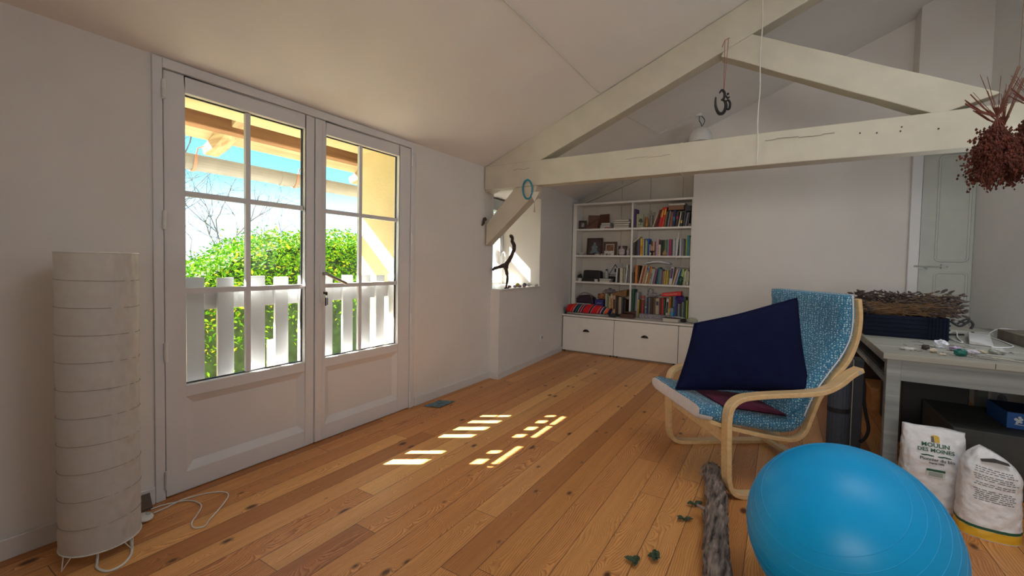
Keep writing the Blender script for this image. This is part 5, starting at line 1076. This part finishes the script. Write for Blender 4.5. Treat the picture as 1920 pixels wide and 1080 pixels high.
# ================================================================ EXERCISE BALL, LOG, LEAVES
bl_ = thing('exercise_ball', (2.80, 1.86, 0), 'large shiny blue exercise ball in the right foreground', 'ball')
def ball_mat():
    m, t, p = _new('blue_pvc'); p.inputs['Roughness'].default_value = .36; p.inputs['Specular IOR Level'].default_value = .3
    geo = N(t, 'ShaderNodeNewGeometry'); nz = N(t, 'ShaderNodeTexNoise'); nz.inputs['Scale'].default_value = 5; t.links.new(geo.outputs['Position'], nz.inputs['Vector'])
    t.links.new(ramp(t, nz.outputs['Fac'], [(.3, (.002, .31, .66)), (.7, (.003, .35, .72))]), p.inputs['Base Color'])
    n2 = N(t, 'ShaderNodeTexNoise'); n2.inputs['Scale'].default_value = 420; t.links.new(geo.outputs['Position'], n2.inputs['Vector'])
    bp = N(t, 'ShaderNodeBump'); bp.inputs['Strength'].default_value = .05; bp.inputs['Distance'].default_value = .001; t.links.new(n2.outputs['Fac'], bp.inputs['Height']); t.links.new(bp.outputs[0], p.inputs['Normal']); return m
BC = Vector((2.80, 1.86, .2985)); BR_ = .2995
MB().ball(BC, BR_, 96, 64).build('ball_body', ball_mat(), bl_, smooth=True)
rdg = MB(); pole = Vector((.18, .35, -.55)).normalized(); e1 = pole.orthogonal().normalized(); e2 = pole.cross(e1)
for k, ph in enumerate([math.radians(a_) for a_ in (58, 66, 74, 82, 90, 98, 106, 114, 122, 130, 138)]):
    P_ = [BC + (pole * math.cos(ph) + (e1 * math.cos(t) + e2 * math.sin(t)) * math.sin(ph)) * (BR_ - .0004) for t in [2 * PI * i / 120 for i in range(121)]]
    rdg.tube(P_, .0013, 5, cap=False)
rdg.build('grip_ridge', MATS.get('x') or mat('blue_pvc_ridge', (.003, .34, .70), .35), bl_, smooth=True)
lg = thing('log', (2.36, 2.25, 0), 'long grey bark-covered log lying on the floor by the ball', 'log')
A_, B_ = Vector((2.285, 2.70, .052)), Vector((2.475, 1.46, .052))
def logfn(u, v):
    t = 2 * PI * v; p = A_.lerp(B_, u) + Vector((.010 * math.sin(u * 7), 0, 0)); ax = (B_ - A_).normalized(); sx = ax.cross(Vector((0, 0, 1))).normalized(); sz_ = sx.cross(ax)
    r = .047 * (1 + .10 * noise.noise(Vector((u * 9, math.cos(t) * 1.2, math.sin(t) * 1.2)))) + .008 * noise.noise(Vector((u * 34, math.cos(t) * 7, math.sin(t) * 7))) + .008 * abs(noise.noise(Vector((u * 14, math.cos(t) * 11, math.sin(t) * 11)))) + (.012 * max(0, 1 - abs(u - .40) * 30)) * (.5 + .5 * math.cos(t * 3))
    q = p + (sx * math.cos(t) + sz_ * math.sin(t)) * r; q.z = max(q.z, .001); return q
lm_ = MB().grid(logfn, 260, 54)
lm_.add([logfn(0, i / 54) for i in range(54)], [tuple(range(54))]); lm_.add([logfn(1, i / 54) for i in range(54)], [tuple(range(54))])
lm_.build('bark', mat('grey_brown_bark', (.20, .155, .13), .95, var=.85, scale=60, bump=1.0, bscale=90, stretch=(1, .14, 1)), lg, smooth=True)
for (u, dx, dz, L) in ((.03, -1, .3, .030), (.05, -1, -.2, .035), (.10, 1, .0, .025), (.38, -1, .25, .05), (.40, -.6, .9, .03), (.36, -1, .0, .04)):
    p = A_.lerp(B_, u) + Vector((dx * .034, 0, dz * .02)); MB().tube([p, p + Vector((dx, .1, dz)).normalized() * L], [.010, .006], 7).build('twig_stub', mat('broken_wood', (.26, .19, .15), .9), lg)
def leafy(x, y, rot, s, seed, label):
    r_ = random.Random(seed); mb = MB()
    for k in range(3):
        an = rot + r_.uniform(-.9, .9) + k * 1.4; sc = s * r_.uniform(.75, 1.1)
        def fn(u, v, an=an, sc=sc, k=k):
            l = (u - .1) * sc; wd = sc * .32 * math.sin(PI * min(1, u * .93 + .05)) * (v - .5) * 2; z = .003 + abs(v - .5) * sc * .42 * math.sin(PI * u) + .18 * sc * u * u + .003 * k + .004 * noise.noise(Vector((u * 7, v * 7, seed)))
            return (x + l * math.cos(an) - wd * math.sin(an), y + l * math.sin(an) + wd * math.cos(an), max(.001, z))
        g = MB().grid(fn, 12, 8); mb.add(g.v, g.f)
    mb.build('fallen_leaf', mat('curled_leaf', (.055, .085, .045), .8, var=.45, scale=60), label=label, cat='leaf', group='dried leaves on the floor')
leafy(2.228, 2.182, 1.2, .045, 1, 'curled dried leaf on the floor, the one left of the log')
leafy(2.255, 2.345, .3, .05, 2, 'curled dried leaf touching the far end of the log')
leafy(2.115, 1.751, 2.0, .05, 3, 'curled dried leaf nearest the bottom edge, furthest from the log')
leafy(2.185, 1.835, 2.6, .06, 4, 'long curled dried leaf between the log and the nearest leaf')

# ================================================================ TABLE AND WHAT IS ON IT
tbx0, tbx1, tby0, tby1, TZ = 3.098, 4.105, 3.25, 5.23, .74
tt = thing('work_table', ((tbx0 + tbx1) / 2, 4.2, 0), 'old grey painted wooden table along the right wall', 'table')
tp_ = MB()
for k in range(7):
    y0 = tby0 + (tby1 - tby0) * k / 7; tp_.box((tbx0, y0 + .0008, TZ - .034), (tbx1, y0 + (tby1 - tby0) / 7 - .0008, TZ))
tp_.build('tabletop', M_tabletop, tt, bevel=.003)
for (x, y) in ((tbx0 + .02, tby0 + .02), (tbx1 - .09, tby0 + .02), (tbx0 + .02, tby1 - .09), (tbx1 - .09, tby1 - .09)):
    B((x, y, 0), (x + .065, y + .065, TZ - .035)).build('leg', M_table, tt, bevel=.003)
B((tbx0 + .086, tby0 + .028, .585), (tbx1 - .091, tby0 + .05, TZ - .035)).build('apron', M_table, tt)
B((tbx0 + .028, tby0 + .086, .665), (tbx0 + .045, tby1 - .091, TZ - .035)).build('apron', M_table, tt)
B((tbx0 + .026, tby0 + .086, .548), (tbx0 + .045, tby1 - .091, .583)).build('side_rail', M_table, tt)
B((tbx0 + .048, tby0 + .40, .584), (tbx1 - .12, tby1 - .10, .60)).build('drawer_base', M_dark, tt)
MB().box((tbx0 + .45, 3.249, TZ - .03), (tbx0 + .452, 3.2495, TZ - .004)).build('split', M_dark, tt)
# crate with lavender
cr = thing('plastic_crate', (3.28, 4.25, TZ), 'dark blue-black plastic crate on the table, filled with lavender', 'crate')
Mcr = mat('dark_crate_plastic', (.005, .007, .018), .8, var=.2, spec=.15)
x0, x1, y0, y1, z0, z1 = 2.995 + .12, 3.56, 4.05, 4.42, TZ + .001, TZ + .155
cm = MB().box((x0, y0, z0), (x1, y0 + .006, z1)).box((x0, y1 - .006, z0), (x1, y1, z1)).box((x0, y0 + .006, z0), (x0 + .006, y1 - .006, z1)).box((x1 - .006, y0 + .006, z0), (x1, y1 - .006, z1)).box((x0 + .006, y0 + .006, z0), (x1 - .006, y1 - .006, z0 + .006))
cm.build('crate_body', Mcr, cr)
rb_ = MB()
for k in range(5): rb_.box((x0 - .004, y0 - .005, z0 + .012 + .03 * k), (x1 + .004, y0 - .0002, z0 + .020 + .03 * k)); rb_.box((x1 + .0002, y0, z0 + .012 + .03 * k), (x1 + .006, y1, z0 + .020 + .03 * k))
for k in range(6): rb_.box((x1 - .012 - .018 * k, y0 - .009, z0), (x1 - .008 - .018 * k, y0 - .0052, z1))
rb_.build('rib', Mcr, cr)
MB().tube(smooth_path([(x1 + .006, 4.06, z1 - .015), (x1 + .05, 4.06, z1 - .045), (x1 + .085, 4.06, z1 - .02), (x1 + .10, 4.06, z1 - .005), (x1 + .115, 4.06, z1 - .03), (x1 + .105, 4.06, z1 - .06)]), .0075, 8).tube(smooth_path([(x1 + .04, 4.06, z1 - .03), (x1 + .075, 4.06, z1 + .0), (x1 + .10, 4.06, z1 + .006)]), .006, 7).build('handle', M_dark, cr, smooth=True)
def lavender():
    rnd = random.Random(12); root = thing('lavender_bunch', (3.3, 4.22, z1), 'big bunch of dried lavender lying on the dark crate', 'lavender')
    st_, hd = MB(), MB()
    for i in range(620):
        side = 1 if rnd.random() < .56 else -1
        tie_ = Vector((3.255 + rnd.gauss(0, .03), 4.20 + rnd.gauss(0, .05), TZ + .185 + rnd.gauss(0, .018)))
        sp_ = rnd.gauss(0, .15); d = Vector((side, rnd.gauss(0, .28), sp_ + .10)).normalized()
        L = (rnd.uniform(.10, .37) if side > 0 else rnd.uniform(.06, .20))
        p1 = tie_ + d * L; p1.z = max(p1.z, TZ + .165 if p1.x < 3.57 else TZ + .14); back = tie_ - d * .10 * rnd.random()
        back.z = max(back.z, TZ + .165)
        mid = tie_.lerp(p1, .5) + Vector((0, 0, rnd.gauss(.01, .01)))
        st_.tube([back, tie_, mid, p1], .0016, 4)
        hl = rnd.uniform(.022, .045); d2 = (d + Vector((0, 0, rnd.gauss(.0, .35)))).normalized(); e_ = p1 + d2 * hl
        hd.tube([p1, p1.lerp(e_, .3), p1.lerp(e_, .7), e_], [.003, .0075, .0078, .003], 6)
    for i in range(900):   # heads lying through the bundle
        c_ = Vector((3.08 + rnd.random() * .55, 4.10 + rnd.random() * .28, TZ + .19 + rnd.random() * .13 * math.sin(PI * rnd.uniform(.15, .85)))); an = rnd.gauss(0, .6); d = Vector((math.cos(an), rnd.gauss(0, .5), math.sin(an) * .7)).normalized() * rnd.uniform(.02, .05)
        hd.tube([c_ - d * .5, c_, c_ + d * .5], [.003, .0062, .003], 5)
    for i in range(90):
        c_ = Vector((3.06 + rnd.random() * .5, 4.052 + rnd.random() * .02, TZ + .165 + rnd.random() * .08)); d = Vector((rnd.gauss(1, .4), 0, rnd.gauss(-.1, .35))).normalized() * rnd.uniform(.06, .14)
        st_.tube([c_ - d * .5, c_ + d * .5], .0012, 4)
    st_.build('stalks', mat('lavender_stalk', (.16, .085, .035), .85, var=.3, scale=30), root, weld=False, kind='stuff')
    hd.build('flower_heads', mat('lavender_head', (.060, .040, .033), .95, var=.6, scale=50), root, weld=False, kind='stuff')
lavender()
for k, (x, y, r, c_, lab, nm) in enumerate(((3.245, 3.453, (.042, .022, .010), (.50, .48, .44), 'flat white crystal on the table, leftmost of the small things', 'crystal'), (3.337, 3.545, (.020, .018, .016), (.035, .018, .015), 'dark brown lump on the table beside the beige pebble', 'stone'), (3.352, 3.455, (.020, .015, .012), (.55, .45, .33), 'beige pebble near the front edge of the table', 'pebble'),
        (3.437, 3.69, (.034, .028, .026), (.62, .62, .68), 'bright white quartz lump on the table before the crate', 'quartz'), (3.455, 3.405, (.028, .022, .022), (.01, .14, .11), 'dark green malachite lump at the table front edge', 'stone'), (3.485, 3.60, (.030, .025, .016), (.38, .30, .42), 'lilac stone on the table behind the green one', 'stone'), (3.535, 3.535, (.036, .024, .013), (.52, .46, .52), 'pale pink flat stone on the table', 'stone'), (3.588, 3.60, (.028, .020, .010), (.44, .38, .26), 'sand coloured stone among the table things', 'stone'), (3.665, 3.63, (.038, .032, .018), (.36, .37, .33), 'grey-green rough stone, rightmost on the table', 'stone'), (3.37, 3.36, (.020, .010, .008), (.50, .46, .36), 'tiny cream stone right at the table edge', 'stone'))):
    simple(nm, MB().ball((x, y, TZ + r[2] * .9), r, 12, 8, .45, k + 20), mat('table_stone_%d' % k, c_, .4, var=.35, scale=70), lab, 'stone')
bn = MB().hexa([(3.585, 3.43, TZ + .001), (3.70, 3.345, TZ + .001), (3.71, 3.355, TZ + .001), (3.595, 3.445, TZ + .001), (3.585, 3.43, TZ + .008), (3.70, 3.345, TZ + .006), (3.71, 3.355, TZ + .006), (3.595, 3.445, TZ + .008)])
simple('bone_stick', bn, mat('bone', (.52, .50, .43), .5), 'pale flat bone stick near the front edge of the table', 'stick', bevel=.001)
feather = MB().grid(lambda u, v: (3.50 + .10 * u, 3.40 - .05 * u + .03 * (v - .5) * math.sin(PI * u), TZ + .004 + .008 * math.sin(PI * u)), 10, 4)
simple('feather', feather, mat('grey_feather', (.20, .17, .13), .8, var=.5, scale=60), 'grey-brown feather on the table beside the green stone', 'feather')
wt = MB()
rn = random.Random(31)
for k in range(44):
    p = Vector((rn.uniform(3.25, 3.95), rn.uniform(3.36, 3.95), TZ + .002)); an = rn.uniform(0, 6.28); L = rn.uniform(.02, .07); wt.tube([p, p + Vector((math.cos(an) * L, math.sin(an) * L, rn.uniform(0, .004)))], .0011, 4)
simple('plant_debris', wt, mat('brown_debris', (.10, .065, .04), .9), 'scattered bits of dry stalk on the tabletop', 'plant debris', kind='stuff')
wcg = thing('router', (3.72, 4.22, TZ), 'white rectangular router lying on the table right of the crate', 'router')
MB().hexa([(3.645, 4.0, TZ + .001), (3.74, 3.93, TZ + .001), (3.86, 4.42, TZ + .001), (3.76, 4.46, TZ + .001), (3.645, 4.0, TZ + .028), (3.74, 3.93, TZ + .008), (3.86, 4.42, TZ + .030), (3.76, 4.46, TZ + .036)]).build('housing', mat('router_plastic', (.55, .53, .52), .4), wcg, bevel=.004)
MB().box((3.77, 4.43, TZ + .036), (3.785, 4.445, TZ + .041)).build('button', M_dark, wcg)
simple('white_cable', MB().tube(smooth_path([(3.66, 4.55, TZ + .004), (3.70, 4.62, TZ + .004), (3.72, 4.55, TZ + .02), (3.665, 4.30, TZ + .006), (3.62, 4.02, TZ + .006), (3.60, 4.08, TZ + .006), (3.60, 4.2, TZ + .006)]), .004, 7), M_white_plastic, 'white cable looping between crate and router', 'cable', smooth=True)
simple('white_cable', MB().tube(smooth_path([(3.72, 3.90, TZ + .005), (3.79, 3.93, TZ + .005), (3.86, 4.05, TZ + .005), (3.885, 4.30, TZ + .005), (3.89, 4.50, TZ + .005), (3.93, 4.66, TZ + .02), (4.0, 4.72, TZ + .05), (4.08, 4.70, TZ + .05)]), .004, 7), M_white_plastic, 'white cable curving from the router towards the right wall', 'cable', smooth=True)
simple('black_cable', MB().tube(smooth_path([(3.575, 4.40, TZ + .006), (3.65, 4.42, TZ + .01), (3.74, 4.47, TZ + .012)]), .006, 8), M_dark, 'short black cable between crate and router', 'cable', smooth=True)
simple('stone_slab', B((3.912, 3.60, TZ + .001), (4.10, 4.475, TZ + .072)), mat('brown_slab', (.17, .145, .105), .85, var=.25, scale=9, bump=.3), 'long brown-grey slab on the table against the right wall', 'slab', bevel=.004)
simple('paper_sheets', B((3.62, 4.66, TZ + .001), (3.95, 5.10, TZ + .022)), mat('dusty_paper', (.40, .38, .33), .8), 'pile of dusty grey papers at the back of the table', 'papers')

# ================================================================ UNDER AND BESIDE THE TABLE
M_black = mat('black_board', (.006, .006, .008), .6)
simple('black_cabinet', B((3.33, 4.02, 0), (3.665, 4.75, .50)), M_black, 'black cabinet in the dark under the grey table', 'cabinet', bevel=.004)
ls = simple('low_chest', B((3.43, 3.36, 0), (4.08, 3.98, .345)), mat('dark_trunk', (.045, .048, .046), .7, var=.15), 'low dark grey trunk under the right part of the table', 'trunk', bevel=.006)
bb_ = thing('blue_box', (3.80, 3.55, .346), 'bright blue box with a white plant emblem on the dark trunk', 'box')
B((3.685, 3.52, .3465), (3.98, 3.80, .435)).build('box_body', mat('bright_blue_card', (.006, .09, .34), .5), bb_, bevel=.002)
B((3.688, 3.523, .4355), (3.977, 3.797, .437)).build('box_lid', mat('dark_blue_card', (.006, .02, .06), .5), bb_)
em = MB()
for (dx, dz, r_) in ((0, 0, .010), (.010, .010, .008), (-.010, .008, .008), (.004, .020, .007), (-.006, -.012, .006), (.010, -.006, .006)): em.ball((3.73 + dx, 3.519, .392 + dz), (r_, .0008, r_), 10, 6)
em.box((3.715, 3.5185, .370), (3.755, 3.5195, .3735)).build('white_emblem', mat('white_ink', (.6, .65, .7), .6), bb_)
# behind: chest, pine step, wall vent
simple('dark_chest', B((3.17, 5.30, 0), (3.64, 5.78, .60)), mat('maroon_brown_wood', (.045, .014, .010), .55, var=.2), 'dark maroon-brown chest against the back wall behind the table', 'chest', bevel=.006)
ps = thing('pine_step', (3.5, 5.0, 0), 'orange pine step box on the floor behind the table', 'step')
Mst = grain_wood('orange_pine', (.42, .16, .045), (.58, .27, .09), 'y', .3, .5)
B((3.285, 4.82, 0), (3.60, 5.20, .175)).build('step_body', Mst, ps, bevel=.003); B((3.275, 4.81, .176), (3.61, 5.21, .20)).build('tread', Mst, ps, bevel=.003)
vt = thing('wall_vent', (4.1, 5.05, .1), 'round grey vent cover low on the right wall', 'vent')
MB().lathe((4.119, 4.98, .16), [(.09, 0), (.088, -.012), (.07, -.016), (.066, -.008), (.03, -.006), (.025, -.016), (.002, -.017)], 28, 'x').build('cover', mat('vent_grey', (.30, .29, .33), .4), vt, smooth=False)
# rolled exercise mat with strap, and folded dark mat
ym = thing('rolled_mat', (2.955, 3.74, 0), 'dark blue-grey rolled exercise mat standing behind the armchair', 'mat')
Mmat = mat('slate_foam', (.055, .065, .085), .8, var=.1, scale=30)
def mfn(u, v):
    t = 2 * PI * v; r = .062 * (1 + .012 * math.cos(18 * t)); return (2.950 + r * math.cos(t), 3.735 + r * math.sin(t), .001 + .56 * u)
mm = MB().grid(mfn, 2, 144); mm.lathe((2.950, 3.735, .001), [(.061, 0), (.061, .559)], 48); mm.build('foam_roll', Mmat, ym)
MB().lathe((2.950, 3.735, .235), [(.0645, 0), (.0645, .032)], 40, caps=False).build('strap_band', M_dark, ym)
fm = thing('folded_mat', (3.055, 3.80, 0), 'flat dark grey mat standing on edge beside the rolled mat', 'mat')
MB().box((3.018, 3.72, .001), (3.024, 3.90, .60)).build('pale_edge', mat('pale_edge_foam', (.25, .24, .23), .8), fm)
B((3.025, 3.72, .001), (3.078, 3.90, .60)).build('foam_slab', mat('charcoal_foam', (.035, .035, .04), .85), fm, bevel=.004)
simple('carry_strap', MB().tube(smooth_path([(3.080, 3.80, .50), (3.088, 3.76, .42), (3.087, 3.74, .33), (3.10, 3.73, .24), (3.112, 3.70, .16), (3.095, 3.68, .10), (3.07, 3.69, .06)]), [.010] * 37, 6), mat('black_webbing', (.012, .008, .010), .9), 'black carrying strap hanging beside the flat dark grey mat', 'strap', smooth=True)

# ================================================================ FLOUR BAGS
def paperbag_mat():
    m, t, p = _new('white_kraft'); geo = N(t, 'ShaderNodeNewGeometry'); n2 = N(t, 'ShaderNodeTexVoronoi', feature='SMOOTH_F1'); n2.inputs['Scale'].default_value = 26; t.links.new(geo.outputs['Position'], n2.inputs['Vector'])
    nz = N(t, 'ShaderNodeTexNoise'); nz.inputs['Scale'].default_value = 35; t.links.new(geo.outputs['Position'], nz.inputs['Vector'])
    t.links.new(ramp(t, nz.outputs['Fac'], [(.3, (.74, .74, .77)), (.7, (.82, .82, .84))]), p.inputs['Base Color']); p.inputs['Roughness'].default_value = .55
    bp = N(t, 'ShaderNodeBump'); bp.inputs['Strength'].default_value = .8; bp.inputs['Distance'].default_value = .012
    t.links.new(math_(t, 'ADD', n2.outputs['Distance'], math_(t, 'MULTIPLY', nz.outputs['Fac'], .5)), bp.inputs['Height']); t.links.new(bp.outputs[0], p.inputs['Normal']); return m
Mbag = paperbag_mat()
def text(body, size, M, m, parent, name='printed_text', squash=1.0):
    cu_ = bpy.data.curves.new(name, 'FONT'); cu_.body = body; cu_.size = size; cu_.align_x = 'CENTER'; cu_.extrude = .0003; cu_.resolution_u = 2; cu_.offset = .0006
    tmp = bpy.data.objects.new(name, cu_); me = bpy.data.meshes.new_from_object(tmp); bpy.data.objects.remove(tmp); me.name = name
    me.materials.clear(); me.materials.append(m); o = bpy.data.objects.new(name, me); col.objects.link(o); o.parent = parent; ORG[o] = ORG[parent]
    MM = M.copy(); MM.translation = M.translation - ORG[parent]; o.matrix_local = MM @ Matrix.Diagonal((squash, 1, 1, 1)); return o
def face_M(pos, nrm, roll=0):
    n = Vector(nrm).normalized(); zup = Vector((0, 0, 1)); x = zup.cross(n).normalized(); y = n.cross(x)
    M = Matrix((x, y, n)).transposed().to_4x4(); M = M @ Matrix.Rotation(roll, 4, 'Z'); M.translation = Vector(pos); return M
Mgreen = mat('print_green', (.012, .09, .045), .6); Mgold = mat('print_gold', (.62, .40, .04), .5); Mgrey_ = mat('print_grey', (.10, .11, .12), .6); Mdg = mat('print_dark', (.03, .04, .04), .6)
b1 = thing('flour_bag', (3.28, 3.06, 0), 'tall white flour bag with gold mill emblem leaning against the table', 'bag')
bx0, bx1, by0, by1 = 3.155, 3.400, 2.985, 3.16
def bagfn(u, v):
    t = 2 * PI * v; z = .405 * u; ex = 3.2
    cx_, sx_ = math.cos(t), math.sin(t); px = math.copysign(abs(cx_) ** (2 / ex), cx_); py = math.copysign(abs(sx_) ** (2 / ex), sx_)
    wy = (by1 - by0) / 2 * (1 - .80 * max(0, (u - .62) / .38) ** 1.3); w_ = (bx1 - bx0) / 2 * (1 - .03 * u)
    yc = (by0 + by1) / 2 - .02 * u; n_ = .006 * noise.noise(Vector((px * 2.5, py * 2.5, z * 14))) + .003 * noise.noise(Vector((px * 7, py * 7, z * 40)))
    return ((bx0 + bx1) / 2 + px * (w_ + n_), yc + py * (wy + n_ * (1 if py > 0 else .35)), z + .004 * math.sin(px * 5) * u)
g = MB().grid(bagfn, 60, 80); g.add([bagfn(0, i / 80) for i in range(80)], [tuple(range(80))]); g.add([bagfn(1, i / 80) for i in range(80)], [tuple(range(80))])
g.build('paper_sack', Mbag, b1, smooth=True)
def by(z): u = z / .405; return (by0 + by1) / 2 - .02 * u - (by1 - by0) / 2 * (1 - .80 * max(0, (u - .62) / .38) ** 1.3) - .0035
nb1 = (0, -1, .12)
def on1(x, z): return (x, by(z) - .001, z)
text('MOULIN', .028, face_M(on1(3.277, .322), (0, -1, .35)), Mgreen, b1); text('DES MOINES', .025, face_M(on1(3.277, .299), (0, -1, .30)), Mgreen, b1)
text('Pionnier du bio', .021, face_M(on1(3.281, .258), (0, -1, .10)), Mgrey_, b1); text('Depuis 1970', .011, face_M(on1(3.279, .243), (0, -1, .02)), Mgrey_, b1)
ee = MB()
zz = .352; yy = by(zz) - .004
ee.prism([(3.262, yy, zz - .008), (3.294, yy, zz - .008), (3.294, yy + .012, zz + .018), (3.286, yy + .014, zz + .024), (3.270, yy + .014, zz + .024), (3.262, yy + .012, zz + .018)], (0, -.001, 0))
ee.build('gold_emblem', Mgold, b1)
MB().prism([(3.262, yy - .0015, zz - .008), (3.274, yy - .0015, zz - .008), (3.272, yy + .011, zz + .018), (3.264, yy + .011, zz + .018)], (0, -.001, 0)).build('mill_tower', Mgrey_, b1)
lv = MB()
for s_ in (-1, 1):
    for k in range(3):
        cx_ = 3.277 + s_ * (.018 + .014 * k); lv.ball((cx_, by(.283) - .002, .281 + .002 * (k % 2)), (.012, .0008, .0032), 10, 6)
lv.build('leaf_garland', Mgreen, b1)
B((3.243, by(.20) - .0015, .178), (3.313, by(.20) - .0008, .216)).build('label_patch', mat('print_pale', (.55, .60, .55), .6), b1)
B((3.243, by(.20) - .0022, .205), (3.313, by(.20) - .0016, .216)).build('green_band', Mgreen, b1)
l2 = MB()
for k in range(4): l2.box((3.252, by(.20) - .0022, .182 + .0052 * k), (3.304, by(.20) - .0016, .1838 + .0052 * k))
l2.build('small_print', Mgrey_, b1)
b2 = thing('flour_bag', (3.44, 2.865, 0), 'folded white flour bag with gold base stripe and printed text, in front', 'bag')
R2 = .105; C2 = Vector((3.437, 2.875, 0))
def bag2r(u, t):
    ex = 2.6; cx_, sx_ = math.cos(t), math.sin(t); px = math.copysign(abs(cx_) ** (2 / ex), cx_); py = math.copysign(abs(sx_) ** (2 / ex), sx_)
    s_ = 1.02 - .10 * u if u < .72 else (.948 - .10 * (u - .72)) * (1 - ((u - .72) / .28) ** 2.2 * .62)
    return px, py, s_
def bag2fn(u, v):
    t = 2 * PI * v; px, py, s_ = bag2r(u, t); n_ = .006 * noise.noise(Vector((px * 2.5, py * 2.5, u * 6 + 3))) * u + .0025 * noise.noise(Vector((px * 8, py * 8, u * 20)))
    return (C2.x + px * (R2 * s_ + n_), C2.y + py * (R2 * .86 * s_ + n_), .385 * u * (1 - .05 * u * px))
NB = 70
def band(u0, u1, name, m, off=0):
    def fn(a_, v):
        u = u0 + (u1 - u0) * a_; p = Vector(bag2fn(u, v)); d = (p - Vector((C2.x, C2.y, p.z))); return p + d.normalized() * off
    return MB().grid(fn, max(2, int(60 * (u1 - u0))), NB)
g = band(0, 1, '', None); g.add([bag2fn(0, i / NB) for i in range(NB)], [tuple(range(NB))]); g.add([bag2fn(1, i / NB) for i in range(NB)], [tuple(range(NB))])
g.build('paper_sack', Mbag, b2, smooth=True)
band(.012, .115, '', None, .0012).build('gold_band', mat('print_gold_foil', (.72, .42, .03), .4), b2, smooth=True); band(.118, .150, '', None, .0012).build('green_band', Mgreen, b2, smooth=True)
tl_ = MB(); rn = random.Random(8)
for k, zt_ in enumerate((.318, .309, .300, .286, .277, .268, .252, .243, .222, .213, .204, .195, .186, .177)):
    if k in (3, 8): pass
    u = zt_ / .385; x_ = -.066 + rn.uniform(0, .01)
    while x_ < .060 - rn.uniform(0, .02):
        wl2 = rn.uniform(.006, .017)
        for s_ in (0,):
            aa = []
            for xx in (x_, min(x_ + wl2, .068)):
                tt_ = 1.5 * PI + math.asin(max(-.95, min(.95, xx / (R2 * .98)))) * 1.0; px, py, sc_ = bag2r(u, tt_); p = Vector(bag2fn(u, tt_ / (2 * PI))); d = (p - Vector((C2.x, C2.y, p.z))).normalized(); aa.append(p + d * .0016)
            p0, p1 = aa; tl_.add([p0, p1, p1 + Vector((0, 0, .0028)), p0 + Vector((0, 0, .0028))], [(0, 1, 2, 3)])
        x_ += wl2 + .0035
tl_.build('printed_lines', Mdg, b2, weld=False)
MB().prism([(3.388, 2.800, .352), (3.43, 2.789, .366), (3.478, 2.797, .352), (3.43, 2.786, .360)], (0, .02, .006)).build('fold_opening', mat('fold_dark', (.06, .05, .045), .9), b2)
